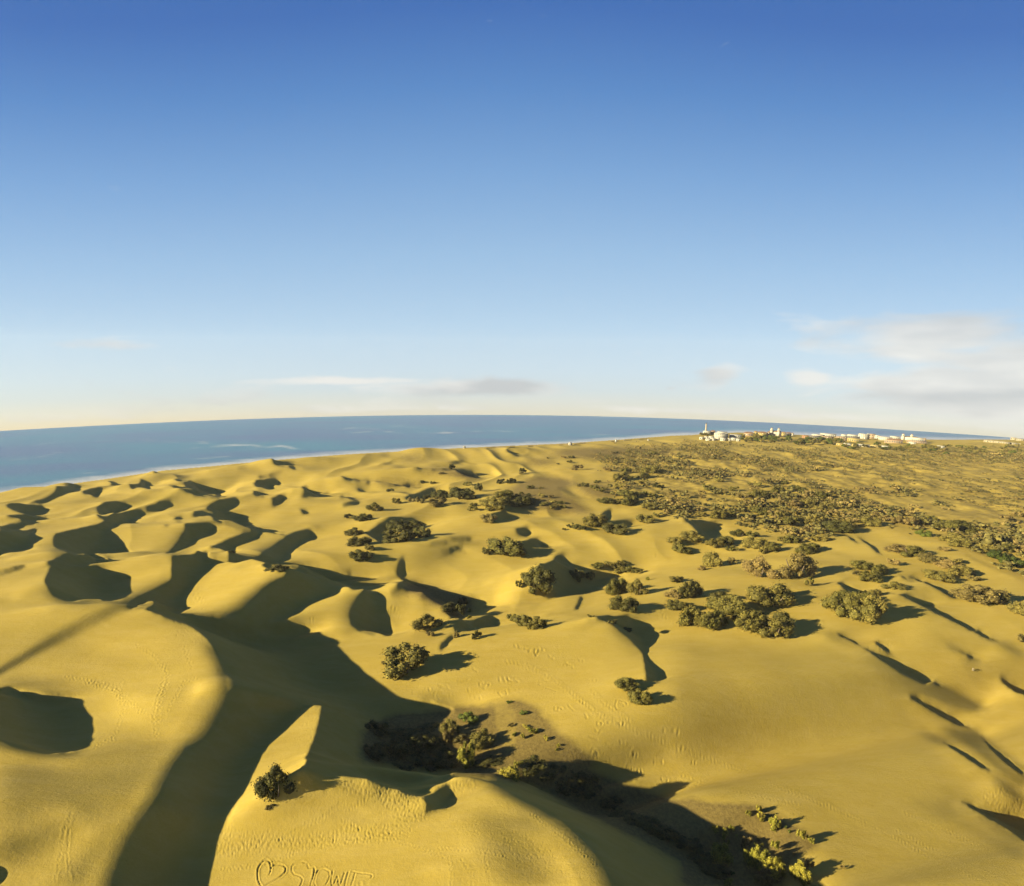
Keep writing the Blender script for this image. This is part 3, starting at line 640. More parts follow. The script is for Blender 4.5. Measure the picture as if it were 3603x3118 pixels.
def tread():
    pts = []
    for t, s in TRACKS:
        p = polyline(t, s, 6.5); n = len(p)
        d = np.gradient(p, axis=0) if n > 2 else np.ones_like(p); d /= np.maximum(np.hypot(d[:, 0], d[:, 1]), 1e-6)[:, None]
        side = (np.arange(n) % 2 * 2 - 1)[:, None] * np.stack([-d[:, 1], d[:, 0]], -1) * 2.4
        pts.append(p + side + rng.randn(n, 2) * .9)
    p = np.concatenate(pts); dent(p[:, 0], p[:, 1], .05 * rng.uniform(.5, 1.3, len(p)), 1.0)
    for t, s, n, dp in TRODDEN:
        q = tile_pts(t, s); lo, hi = q.min(0), q.max(0)
        m = fill([q]); c = lo + rng.rand(n * 3, 2) * (hi - lo)
        soft = sample(blur(m, 12), c[:, 0], c[:, 1]); c = c[rng.rand(len(c)) < soft][:n]
        dent(c[:, 0], c[:, 1], dp * .42 * rng.uniform(.15, 1.5, len(c)), .85, .15)
    for t, s, dp in DRAWN:
        p = polyline(t, s, 1.2); p += rng.randn(*p.shape) * .35
        dent(p[:, 0], p[:, 1], dp * .22, .85, .2)
tread()
wet = np.clip(1 - np.abs(inl + 1) / 4.5, 0, 1)
sand = mesh_grid('sand_dunes', G2.x, G2.y, H2 - G2.drop, M_SAND, {'gravel': gravel, 'litter': scrub, 'wet': wet})
sand['kind'] = 'structure'
# sand going on beside and behind the camera
def sand_around():
    th = np.radians(np.linspace(52.3, 307.7, 150))[None]; r = np.concatenate([[.01, 15, 30], np.exp(np.linspace(math.log(45), math.log(1100), 60))])[:, None]
    x = r * np.sin(th); y = r * np.cos(th)
    cx, cy = on_level(COAST[1:4, 0], COAST[1:4, 1], SEA)
    d = np.array([cx[1] - cx[0], cy[1] - cy[0]]); d /= np.hypot(*d); sea_side = -(x - cx[0]) * d[1] + (y - cy[0]) * d[0]
    z = -.6 - np.clip((sea_side + 20) / 6, 0, 5) + vnoise(x / 25, y / 25, 11) * 4 * np.clip((r - 20) / 60, 0, 1) * (sea_side < -25) - (x ** 2 + y ** 2) / (2 * REARTH)
    o = mesh_grid('sand_plain', x, y, z, M_SAND, {'gravel': x * 0, 'litter': x * 0, 'wet': x * 0}); o['kind'] = 'structure'
    th = np.linspace(-math.atan(1.27), math.atan(1.27), 24)[None]; r = np.array([0.02, 14, 28, 36.4])[:, None] / np.cos(th)
    x = r * np.sin(th); y = r * np.cos(th)
    o = mesh_grid('sand_foreground', x, y, x * 0 - .12 - (y > 35) * .05, M_SAND, {'gravel': x * 0, 'litter': x * 0, 'wet': x * 0}); o['kind'] = 'structure'
sand_around()

# ------------------------------------------------------------------ sea
def build_sea():
    m, t, b = mat('sea_water')
    geo = nd(t, 'ShaderNodeNewGeometry'); P = geo.outputs['Position']
    mp = nd(t, 'ShaderNodeMapping'); mp.inputs['Rotation'].default_value = (0, 0, math.radians(-20)); mp.inputs['Scale'].default_value = (.35, 1, 1); lk(t, P, mp.inputs[0])
    big = noise(t, .012, 5, .6, mp.outputs[0]); chop = noise(t, .35, 6, .7, mp.outputs[0])
    c = mixc(t, ramp(t, big, [(.4, 0.), (.6, 1.)]).outputs[0], (.074, .118, .205), (.056, .155, .215))
    f = attr(t, 'foam')
    fn = noise(t, .09, 6, .7, mp.outputs[0])
    fm = mth(t, 'MULTIPLY', mth(t, 'ADD', f, mth(t, 'MULTIPLY', mth(t, 'SUBTRACT', fn, .55), 1.6)), 1.6, clamp=True)
    fm = mth(t, 'MULTIPLY', fm, mth(t, 'MULTIPLY', f, 3, clamp=True))
    cap = ramp(t, noise(t, .05, 8, .75, mp.outputs[0], .6), [(.655, 0.), (.73, .35)]).outputs[0]
    fm = mth(t, 'MAXIMUM', fm, cap)
    c = mixc(t, fm, c, (.38, .38, .36))
    lk(t, c, b.inputs['Base Color']); b.inputs['Roughness'].default_value = .32; b.inputs['IOR'].default_value = 1.33
    b.inputs['Specular IOR Level'].default_value = .55
    bm = nd(t, 'ShaderNodeBump'); bm.inputs['Strength'].default_value = .6; bm.inputs['Distance'].default_value = 1.4
    lk(t, mth(t, 'ADD', chop, mth(t, 'MULTIPLY', noise(t, 1.3, 4, .6, P), .3)), bm.inputs['Height']); lk(t, bm.outputs[0], b.inputs['Normal'])
    th = np.radians(np.linspace(-80, 80, 560))[None]; r = np.exp(np.linspace(math.log(120), math.log(1500), 330))[:, None]
    x = r * np.sin(th); y = r * np.cos(th); drop = r ** 2 / (2 * REARTH) + 0 * x
    px, py = project(x, np.maximum(y, 20), SEA - drop)
    d = py - np.interp(px, COAST[:, 0], COAST[:, 1]); lim = np.interp(px, [0, 1200, 2400], [1, .75, .6])
    f = np.clip(1 + d / (30 * lim), 0, 1) ** 1.6 * (d < 6) * .9
    f = np.maximum(f, .55 * np.exp(-((d + 34 * lim) / (4.5 * lim)) ** 2) * np.clip(.2 + 1.5 * vnoise(px / 110, py / 9, 21), 0, 1) * .7)
    for (xa, ya, xb, yb, wd, am) in [(640, 1558, 960, 1572, 4.5, .5), (900, 1569, 1070, 1580, 4, .62), (1200, 1517, 1650, 1526, 3, .5), (1500, 1511, 1840, 1522, 2.2, .42), (0, 1570, 300, 1550, 3, .3), (1080, 1510, 1500, 1502, 3, .36), (250, 1550, 700, 1553, 3, .3), (0, 1620, 260, 1588, 4, .32), (600, 1580, 1000, 1555, 2.5, .25), (0, 1700, 120, 1690, 8, .4)]:
        q = np.clip((px - xa) / (xb - xa), 0, 1); yy = ya + (yb - ya) * q
        yy = yy + 3 * wd * vnoise(px / 70, yy * 0 + xa, 23) ; f = np.maximum(f, am * .8 * np.exp(-((py - yy) / (wd * 1.8)) ** 2) * np.clip(.55 + 1.6 * vnoise(px / 38, py / 6, 24), 0, 1) * np.clip(np.minimum(px - xa, xb - px) / 60, 0, 1))
    o = mesh_grid('sea', x, y, SEA - drop, m, {'foam': f}, keep=d < 40); o['kind'] = 'structure'
build_sea()
# ------------------------------------------------------------------ bushes and trees
def leaf_material(name, dark, light, rough=.75):
    m, t, b = mat(name)
    oi = nd(t, 'ShaderNodeObjectInfo'); tone = attr(t, 'tone')
    geo = nd(t, 'ShaderNodeNewGeometry')
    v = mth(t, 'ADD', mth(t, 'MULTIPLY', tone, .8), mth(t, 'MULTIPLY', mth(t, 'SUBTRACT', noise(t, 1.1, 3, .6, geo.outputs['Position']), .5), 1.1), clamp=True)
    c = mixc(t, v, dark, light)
    hs = nd(t, 'ShaderNodeHueSaturation'); lk(t, c, hs.inputs['Color'])
    lk(t, mth(t, 'ADD', mth(t, 'MULTIPLY', oi.outputs['Random'], .5), .75), hs.inputs['Value'])
    lk(t, mth(t, 'ADD', mth(t, 'MULTIPLY', oi.outputs['Random'], -.02), .51), hs.inputs['Hue'])
    lk(t, hs.outputs[0], b.inputs['Base Color']); b.inputs['Roughness'].default_value = rough; b.inputs['Specular IOR Level'].default_value = .15
    return m
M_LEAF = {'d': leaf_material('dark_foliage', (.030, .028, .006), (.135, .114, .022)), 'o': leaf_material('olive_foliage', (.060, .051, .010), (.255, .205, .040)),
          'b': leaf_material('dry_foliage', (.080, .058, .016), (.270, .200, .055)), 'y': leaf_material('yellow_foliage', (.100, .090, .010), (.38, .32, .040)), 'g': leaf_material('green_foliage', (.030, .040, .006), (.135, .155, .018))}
M_SCRUB = leaf_material('scrub_foliage', (.052, .046, .012), (.185, .152, .038))
M_WOOD, _t, _b = mat('wood'); lk(_t, mixc(_t, noise(_t, 6), (.07, .05, .028), (.12, .085, .045)), _b.inputs['Base Color']); _b.inputs['Roughness'].default_value = .9
def crown(seed, nl, nleaf, core=True, nu=7, nv=5, leaf=.05):
    """a dome one unit across and about one unit tall made of leaf clumps"""
    r = np.random.RandomState(seed); co = []; fc = []; tn = []; n0 = 0
    for l in range(nl):
        th = r.uniform(0, 2 * math.pi); rad = .40 * math.sqrt(r.rand()) ** .8; zt = math.sqrt(max(0, 1 - (rad / .5) ** 2))
        lr = r.uniform(.085, .2) * (1.12 - .3 * zt)
        c = np.array([math.cos(th) * rad, math.sin(th) * rad, max(.1, zt * r.uniform(.25, .84))])
        lt = r.uniform(.0, .35)
        if core:
            u, v = np.meshgrid(np.linspace(0, 2 * math.pi, nu + 1)[:-1], np.linspace(.15, math.pi - .15, nv))
            s = np.stack([np.sin(v) * np.cos(u), np.sin(v) * np.sin(u), np.cos(v) * 1.25], -1) * lr * .84 * (1 + r.uniform(-.14, .14, u.shape))[..., None] + c
            i = np.arange(nv - 1)[:, None] * nu + np.arange(nu)[None]; i2 = np.arange(nv - 1)[:, None] * nu + (np.arange(nu)[None] + 1) % nu
            fc.append(np.stack([i, i2, i2 + nu, i + nu], -1).reshape(-1, 4) + n0); s = s.reshape(-1, 3)
            co.append(s); tn.append(np.full(len(s), lt * .6)); n0 += len(s)
        k = nleaf
        d = r.randn(k, 3); d[:, 2] += .25; d /= np.linalg.norm(d, axis=1)[:, None]
        p = c + d * [1, 1, 1.25] * lr * np.exp(r.randn(k, 1) * .17)
        nrm = d + r.randn(k, 3) * .55; nrm /= np.linalg.norm(nrm, axis=1)[:, None]
        a = np.cross(nrm, r.randn(k, 3)); a /= np.linalg.norm(a, axis=1)[:, None]; b = np.cross(nrm, a)
        s1 = leaf * r.uniform(.6, 1.4, (k, 1)); s2 = s1 * r.uniform(.4, .9, (k, 1))
        q = np.stack([p - a * s1 - b * s2 * .5, p + a * s1 * .3 - b * s2, p + a * s1 + b * s2 * .4, p - a * s1 * .2 + b * s2], 1).reshape(-1, 3)
        fc.append(np.arange(k * 4).reshape(-1, 4) + n0); co.append(q); n0 += len(q)
        tn.append(np.repeat(np.clip(lt + r.uniform(0, .65, k), 0, 1), 4))
    co = np.concatenate(co); co[:, 2] = np.maximum(co[:, 2], -.04)
    s = np.percentile(np.hypot(co[:, 0], co[:, 1]), 97); co[:, :2] *= .5 / s; co[:, 2] /= np.percentile(co[:, 2], 99)
    return co, np.concatenate(fc), np.concatenate(tn)
NV = 9
CROWN = [crown(20 + i, 17 + 5 * (i % 4), 190, leaf=.021 + .003 * (i % 3)) for i in range(NV)]
SMALL = [crown(60 + i, 12, 60, leaf=.045) for i in range(NV)]
TINY = [crown(90 + i, 4, 12, nu=6, nv=4, leaf=.085) for i in range(8)]
FAR = [crown(120 + i, 3, 4, nu=6, nv=3, leaf=.1) for i in range(8)]
FOL = {(s, i): raw_mesh('foliage', L[i][0], L[i][1], [M_LEAF['o']], cols=L[i][2]) for s, L in (('big', CROWN), ('small', SMALL)) for i in range(NV)}
def foliage(name, kind, size, i):
    o = bpy.data.objects.new(name, FOL[(size, i)]); C.objects.link(o)
    o.material_slots[0].link = 'OBJECT'; o.material_slots[0].material = M_LEAF[kind]
    return o
def tube(p, rad, n=6):
    p = np.asarray(p, float); co = []; fc = []
    for i, (c, r) in enumerate(zip(p, rad)):
        d = p[min(i + 1, len(p) - 1)] - p[max(i - 1, 0)]; d /= np.linalg.norm(d); a = np.cross(d, [.3, .9, .1]); a /= np.linalg.norm(a); b = np.cross(d, a)
        th = np.arange(n) * 2 * math.pi / n; co.append(c + r * (np.cos(th)[:, None] * a + np.sin(th)[:, None] * b))
        if i: fc += [[(i - 1) * n + k, (i - 1) * n + (k + 1) % n, i * n + (k + 1) % n, i * n + k] for k in range(n)]
    return np.concatenate(co), fc
STEM = []
for i in range(4):
    r = np.random.RandomState(i); a = r.uniform(0, 6.28); q = np.array([math.cos(a), math.sin(a), 0])
    co, fc = tube([q * .03 + [0, 0, -.08], q * .10 + [0, 0, .2], q * .20 + [0, 0, .45], q * .27 + [0, 0, .75]], [.035, .028, .02, .008])
    STEM.append(raw_mesh('stem', co, fc, [M_WOOD], smooth=True))
ORD = ['leftmost', 'second from left', 'third from left', 'fourth from left', 'fifth from left', 'sixth from left', 'seventh from left', 'eighth from left', 'ninth from left', 'tenth from left', 'eleventh from left', 'twelfth from left', 'thirteenth from left', 'fourteenth from left', 'fifteenth from left']
HUE = {'d': 'dark green', 'o': 'olive', 'b': 'brown dry', 'y': 'yellowish', 'g': 'green'}
brng = random.Random(5)
NBUSH = [0]
USED = []
def plant(px, py, wpx, hpx, kind, label, group=None, name='bush', cat='bush'):
    """px, py: middle of the foot line; wpx, hpx: size in photo pixels"""
    x, y = [float(v[0]) for v in hit(px, py)]
    dist = math.sqrt(x * x + y * y + HCAM ** 2); cosd = math.hypot(x, y) / dist; sind = math.sqrt(1 - cosd * cosd)
    axis = abs(np.array([x, y, float(gz(x, y)) - HCAM]) @ fw)
    w = 1.2 * wpx * axis / F; hpx = hpx * 1.1; dep = min(w, max(.62 * w, hpx * axis / F * .7)); h = (hpx * axis / F - .55 * dep * sind) / cosd
    h = min(max(h, (.15 if 'shade' in (group or '') or 'shadow' in (group or '') else .38) * w), 1.2 * w)
    if 'bottom right hollow' in (group or ''): h *= 1.5; w *= 1.1; dep *= 1.1
    k = dep * .42 / max(math.hypot(x, y), 1); x += x * k; y += y * k
    zz = min(float(gz(x + dx * w, y + dy * w)) for dx, dy in ((0, 0), (.2, 0), (-.2, 0), (0, .2), (0, -.2)))
    i = brng.randrange(NV); big = wpx > 42
    loc = (x, y, zz - .05 * h); rz = brng.uniform(-.6, .6) + brng.choice([0, math.pi])
    size = 'big' if wpx > 44 else 'small'
    if big:
        t = bpy.data.objects.new(name, None); C.objects.link(t); t.empty_display_size = .2
        f = foliage('foliage', kind, size, i); f.parent = t; f.scale = (w, dep, h)
        for q in range(3 if wpx > 90 else 2):
            s = bpy.data.objects.new('stem', STEM[(q + i) % 4]); C.objects.link(s); s.parent = t; s.scale = (w, dep, h * .9); s.rotation_euler = (0, 0, q * 2.3)
    else:
        t = foliage(name, kind, size, i); t.scale = (w, dep, h)
    t.location = loc; t.rotation_euler = (0, 0, rz)
    t['label'] = label; t['category'] = cat
    if group: t['group'] = group
    NBUSH[0] += 1; USED.append((x, y, w)); return t
BUSHES = [
('alone on the sand beside the bright spike dune, lower left', None, 'B1 1690 770 200 200 d'),
('dry twigs at the foot of the lone bush by the spike dune', None, 'B1 1655 785 70 40 b'),
('in the sunlit pit behind the nearest dune', 'bushes lit in the shaded pit', 'B2 762 528 100 155 y;B2 1015 588 130 115 y;B2 1062 530 32 48 y;B2 1093 502 26 22 y;B2 665 330 100 90 o;B2 660 380 80 80 b;B2 770 255 110 70 g;B2 862 412 150 95 o;B2 735 385 100 55 b'),
('on the gravel patch of the pit', 'small bushes on the gravel patch', 'B2 1160 322 62 42 y;B2 1115 288 38 26 y;B2 1048 332 36 24 y;B2 1102 352 26 34 y;B2 1243 358 28 30 y;B2 1319 397 22 20 y;B2 1312 422 22 20 y;B2 1028 278 40 24 b;B2 1020 130 40 20 g;B2 1110 205 50 22 g'),
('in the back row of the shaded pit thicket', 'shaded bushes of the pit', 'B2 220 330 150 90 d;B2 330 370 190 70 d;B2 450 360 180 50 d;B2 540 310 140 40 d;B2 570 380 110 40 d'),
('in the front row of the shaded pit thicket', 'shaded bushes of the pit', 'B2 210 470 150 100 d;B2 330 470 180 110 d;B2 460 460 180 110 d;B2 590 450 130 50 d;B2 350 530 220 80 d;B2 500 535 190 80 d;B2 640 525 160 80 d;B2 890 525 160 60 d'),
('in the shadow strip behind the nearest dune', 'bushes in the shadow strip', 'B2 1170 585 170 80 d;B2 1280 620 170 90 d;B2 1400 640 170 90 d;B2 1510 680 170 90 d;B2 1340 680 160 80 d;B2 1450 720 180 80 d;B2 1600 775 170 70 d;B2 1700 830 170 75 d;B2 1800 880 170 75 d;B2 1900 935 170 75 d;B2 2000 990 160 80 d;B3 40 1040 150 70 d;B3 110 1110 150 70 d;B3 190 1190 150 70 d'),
('in the back row of the bottom right hollow', 'yellow bushes in the bottom right hollow', 'B3 398 817 32 26 y;B3 460 802 28 36 y;B3 476 850 42 38 y;B3 558 905 58 56 y;B3 200 922 36 32 y;B3 297 912 30 28 y;B3 255 965 36 46 y;B3 630 890 18 14 g;B3 650 915 18 14 g'),
('in the middle row of the bottom right hollow', 'yellow bushes in the bottom right hollow', 'B3 327 948 16 16 y;B3 366 965 16 16 y;B3 412 966 28 18 y;B3 456 968 20 18 b;B3 388 1022 62 50 b;B3 276 992 20 20 y;B3 481 1008 22 20 y;B3 556 1038 50 48 y;B3 712 978 52 52 y;B3 773 980 36 30 y;B3 675 1055 16 14 b'),
('in the front row of the bottom right hollow', 'yellow bushes in the bottom right hollow', 'B3 240 1112 110 80 y;B3 400 1135 60 80 y;B3 468 1165 82 90 y;B3 550 1212 112 90 y;B3 488 1245 90 70 b;B3 706 1218 86 78 y;B3 762 1178 72 60 b;B3 300 1172 28 20 g;B3 282 1240 54 30 y'),
('standing alone on bare sand right of the hollow', None, 'B3 968 1136 26 26 b'),
('with a long shadow across the sand left of the drawn hearts', None, 'M2 395 850 255 185 o'),
('at the left foot of the bush with the long shadow', None, 'M2 265 775 50 35 b'),
('behind the bush with the long shadow', 'bushes in the gap between two dunes', 'M2 525 562 165 105 o;M2 540 590 52 32 b;M2 700 596 34 42 b;M2 822 606 62 54 o'),
('of the chain on the crest above the drawings', 'chain of bushes on the crest', 'M2 1040 496 72 50 o;M2 1110 526 120 80 o;M2 1190 546 100 80 o'),
('of the pair beside the steep shaded edge', 'pair of bushes by the steep edge', 'M2 1735 935 130 85 o;M2 1815 1012 120 85 o'),
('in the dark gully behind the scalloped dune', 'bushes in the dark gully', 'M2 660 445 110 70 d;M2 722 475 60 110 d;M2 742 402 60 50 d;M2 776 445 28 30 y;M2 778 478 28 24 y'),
('domed and largest in the centre of the dunes', None, 'M2 1008 110 215 105 o'),
('touching the left side of the large domed bush', None, 'M2 880 95 50 45 d'),
('tall and rounded above the smooth rounded dune shoulder', None, 'M2 1190 348 195 165 d'),
('at the left side of the tall rounded bush', None, 'M2 1078 298 42 48 o'),
('in the sunken row behind the domed bush', 'sunken row of bushes', 'Q1 700 370 160 80 o;Q1 830 350 150 75 o;Q1 965 345 160 75 o;Q1 960 412 160 60 o;Q1 1080 412 170 75 o;Q1 1205 415 100 65 o;Q1 1306 492 46 52 y'),
('at the left end of the sunken row', 'sunken row of bushes', 'Q1 440 492 190 145 o;Q1 610 500 110 135 o'),
('in the cluster around the pointed sand mound', 'cluster around the pointed mound', 'Q1 930 665 250 195 o;Q1 1180 682 220 205 o;Q1 1010 880 290 185 d;Q1 615 942 84 38 o'),
('in the shadow behind the curved dune crest', 'shaded pair by the curved crest', 'Q1 870 1042 120 75 d;Q1 1030 1097 160 60 d'),
('in the group left of the long bush row', 'group left of the long bush row', 'Q1 1650 525 180 90 o;Q1 1820 712 270 210 d;Q1 1612 717 170 125 b;Q1 1655 872 230 105 d;Q1 1790 888 140 120 o'),
('in front of the long bush row', 'long bush row', 'Q1 1850 1062 310 235 o;Q1 2050 1105 250 215 o;M3 190 552 150 115 o;M3 420 572 190 130 o;M3 560 608 180 125 o;M3 610 560 120 110 d'),
('at the back of the long bush row', 'long bush row', 'M3 270 470 190 130 o;M3 230 400 150 60 d;M3 370 500 150 80 d'),
('of two joined bushes behind the long row', 'two joined rounded bushes', 'M3 530 425 270 130 o;M3 635 402 100 90 d'),
('in the big bush mound at right', 'mound of bushes at right', 'M3 945 470 190 145 o;M3 1050 492 200 150 o;M3 1145 508 150 155 o;M3 1000 385 150 65 o;M3 1110 395 110 70 o'),
('of the pale tall bushes above the long row', 'pale pair of tall bushes', 'M3 470 235 170 135 b;M3 690 240 220 165 b;M3 765 282 60 60 o'),
('left of the pale pair of tall bushes', 'bushes left of the pale pair', 'M3 185 165 112 92 o;M3 110 186 62 30 b;M3 312 152 60 48 b'),
('in the back line of the low right patch', 'low patch behind the mound', 'M3 1090 190 120 30 o;M3 1195 212 110 40 o;M3 1060 222 70 24 b;M3 1275 152 60 38 b'),
('in the front line of the low right patch', 'low patch behind the mound', 'M3 1130 255 120 30 o;M3 1190 262 50 28 o;M3 1280 302 112 54 o;M3 1090 325 60 26 d;M3 1165 345 90 26 o'),
('in the upper strip on the right slope', 'low strip on the right slope', 'M3 1290 80 120 32 b;M3 1390 105 140 36 o;M3 1500 142 120 42 b;M3 1590 70 60 22 b;M3 1420 75 60 20 o'),
('in the lower strip on the right slope', 'low strip on the right slope', 'M3 1600 182 120 46 b;M3 1690 226 130 50 o;M3 1545 262 140 52 o;M3 1665 150 70 22 o;M3 1760 250 70 26 b'),
('beside the curved crest line at far right', 'bushes by the right crest line', 'M3 1800 395 230 80 b;M3 1905 382 90 60 o;M3 2055 465 120 88 o;M3 2060 625 60 52 b'),
('with pointed shadows right of the dark hollow', 'two bushes with pointed shadows', 'M3 760 82 150 62 o;R3 850 872 100 44 o'),
('in the hollow cluster at right, back line', 'hollow cluster at right', 'Q6 690 1000 200 65 d;Q6 835 1000 150 85 d;Q6 520 1090 180 105 d;Q6 380 1132 220 88 o;Q6 1200 1042 110 56 o;Q6 1330 1072 200 76 o'),
('in the hollow cluster at right, front line', 'hollow cluster at right', 'Q6 880 1150 250 155 o;Q6 1090 1182 180 115 o;Q6 600 1172 140 58 o;Q6 960 1200 140 90 o'),
('at the left end of the hollow cluster', 'left end of the hollow cluster', 'Q6 110 1080 250 150 o;Q6 40 1212 130 80 d'),
('along the right front of the scrub belt', 'front edge of the scrub belt', 'Q6 1330 872 250 135 o;Q6 1600 882 270 155 o;Q6 1880 952 280 155 d;Q6 1990 905 200 120 o;Q7 200 870 240 110 o;Q7 60 790 150 80 o;Q7 390 805 150 80 b;Q7 560 840 180 100 b;Q7 700 870 170 105 b'),
('along the left front of the scrub belt', 'front edge of the scrub belt', 'Q6 450 780 220 95 o;Q6 570 768 150 85 o;Q6 235 752 120 50 o;Q6 940 735 180 90 o;Q6 1200 795 150 105 o;Q6 970 812 90 34 d;Q6 880 690 150 80 o;Q6 1110 730 130 80 o'),
('on open sand inside the scrub belt', 'bushes standing out in the scrub belt', 'Q6 875 392 150 72 o;Q6 320 442 140 76 o;Q6 620 440 130 60 o;Q6 1230 362 110 40 o;Q6 440 330 110 50 o'),
('in the tall clump amid the scrub belt', 'tall clump in the scrub belt', 'Q6 1160 470 180 80 o;Q6 1390 470 200 80 d;Q6 900 545 240 80 o;Q6 740 545 150 80 b;Q6 1700 530 180 70 o;Q6 1500 640 200 90 o;Q6 1700 700 220 100 o;Q6 1350 640 180 80 b'),
('around the dark cluster below the smooth crest', 'cluster with the tall bush at the crest', 'Q8 1010 1055 265 155 o;Q8 740 1088 140 86 d;Q8 835 1098 110 75 d;Q8 632 1090 48 34 o;Q8 1250 1155 285 125 d'),
('left of the dark scrub edge', 'bushes left of the scrub edge', 'Q8 1610 1012 200 115 o;Q8 1742 932 70 58 o;Q8 1960 1272 180 98 o;Q8 2040 1376 180 108 o;Q8 1700 180 100 40 o'),
('in the front line of the outer scrub clump', 'outer clump of the scrub', 'Q8 1130 772 160 75 d;Q8 1270 782 140 58 d;Q8 1430 792 200 105 o;Q8 1650 842 180 78 o;Q8 1380 705 200 100 o;Q8 1540 690 140 70 d;Q8 1660 690 150 60 o'),
('in the back line of the outer scrub clump', 'outer clump of the scrub', 'Q8 1315 577 128 64 o;Q8 1590 545 110 78 o;Q8 1580 462 160 68 o;Q8 1700 405 230 78 o;Q8 1385 402 130 78 o;Q8 1330 492 220 54 o;Q8 1420 490 110 56 d;Q8 1770 585 130 44 d'),
('on the brown gravel flat', 'bushes on the gravel flat', 'Q8 240 590 110 28 d;Q8 360 588 60 20 o;Q8 130 662 70 44 d;Q8 206 672 56 36 d;Q8 890 565 100 58 d;Q8 820 560 60 40 o;Q8 1040 520 90 30 d;Q8 1000 590 120 34 o;Q8 1060 640 120 32 o;Q8 1120 600 90 28 o'),
('in the low growth before the gravel flat', 'low growth by the gravel flat', 'Q8 60 700 110 40 o;Q8 160 740 120 36 o;Q8 280 740 110 34 b;Q8 160 805 260 54 d;Q8 390 800 110 30 o;Q8 500 760 90 26 o;Q8 590 780 100 28 o;Q8 520 840 120 28 o;Q8 360 690 100 30 o;Q8 480 700 80 24 b;Q8 620 830 90 24 o'),
('on the pale sand beyond the gravel flat', 'bushes beyond the gravel flat', 'Q8 150 402 98 72 d;Q8 120 412 60 40 b;Q8 25 525 60 62 d;Q8 800 360 140 44 b;Q8 1150 378 112 36 b;Q8 700 270 70 20 o;Q8 620 220 70 26 b;Q8 725 220 80 28 d;Q8 1260 158 60 28 d;Q8 440 222 34 22 d;Q8 560 292 40 16 d'),
('on distant sand left of the gravel flat', 'bushes on the distant sand', 'R2 680 436 44 34 d;R2 607 468 36 16 b;R2 500 524 34 22 d;R2 770 537 60 24 o;R2 825 572 58 52 d;R2 1032 522 60 34 d;R2 970 522 60 24 d;R2 305 573 50 18 d;R2 555 524 40 12 d'),
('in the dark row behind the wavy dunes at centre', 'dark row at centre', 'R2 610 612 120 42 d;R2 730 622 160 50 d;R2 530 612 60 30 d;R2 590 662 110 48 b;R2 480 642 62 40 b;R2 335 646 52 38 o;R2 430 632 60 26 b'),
('at the near edge of the gravel flat', 'near side of the gravel', 'R2 920 688 170 62 o;R2 985 622 120 50 o;R2 800 690 60 28 o;R2 1090 668 110 36 d;R2 1000 650 90 36 o;R2 800 660 50 20 o'),
('pale and dry on the ridge at centre', None, 'R2 895 762 100 54 b'),
('in the group left of the big dark bushes', 'scattered group left of the big dark bushes', 'R2 205 692 88 55 o;R2 55 732 60 30 d;R2 132 752 100 48 d;R2 78 838 102 46 d;R2 110 905 120 52 d;R2 172 932 60 40 o;R2 120 1005 122 74 d'),
('of the big dark bushes sharing one shadow', 'big dark bushes at centre', 'R2 350 880 190 62 d;R2 350 818 140 58 d;R2 430 805 120 50 d;R2 492 848 104 74 d;R2 420 860 90 50 d'),
('in the dune shade at the left of centre', 'bushes in the left dune shade', 'M1 1680 195 120 55 d;M1 1415 85 52 26 d'),
('in the green corner at the right edge', 'green corner of the scrub', 'Q7 1750 1290 250 80 g;Q7 1900 1350 220 80 g;Q7 2030 1372 180 90 g;Q7 1620 1190 200 60 o'),
('on sand before the right scrub edge', 'bushes in front of the right scrub', 'Q7 850 992 160 86 g;Q7 1030 1006 76 44 d;Q7 1130 1172 90 34 b;Q7 490 1340 110 78 b;Q7 690 966 40 10 d'),
('in the right part of the scrub edge', 'right part of the scrub edge', 'Q7 1330 1130 240 110 o;Q7 1220 1060 240 90 o;Q7 1400 960 220 90 o;Q7 1540 1060 200 80 b;Q7 1750 1080 220 80 o;Q7 1850 1180 200 80 o;Q7 1080 900 200 80 o;Q7 950 830 180 80 o;Q7 1330 890 200 80 d'),
]

def plant_all():
    for place, group, rows in BUSHES:
        L = []
        for r in rows.strip().split(';'):
            t, x, y, w, h, k = r.split(); ox, oy, s = TILE[t]
            L.append((float(x) * s + ox, float(y) * s + oy, float(w) * s, float(h) * s, k))
        L.sort()
        for n, (x, y, w, h, k) in enumerate(L):
            if len(L) == 1: lab = HUE[k] + ' bush ' + place
            else: lab = HUE[k] + ' bush, ' + (ORD[n] if n < len(L) - 1 or n > 14 else 'rightmost') + ' ' + place
            plant(x, y, w, h, k, lab, group)
plant_all()
SPARSE = [('Q7', '0,60 1000,80 2071,120 2071,720 1600,800 900,480 500,300 0,300')]
OPEN = [('Q6', '480,290 650,260 850,265 930,330 1130,375 1000,410 780,410 400,350'), ('Q6', '830,570 1030,525 1180,590 1000,600'), ('Q6', '1250,320 1500,370 1500,420 1280,420 1100,380'), ('Q6', '100,440 300,430 380,480 200,500')]
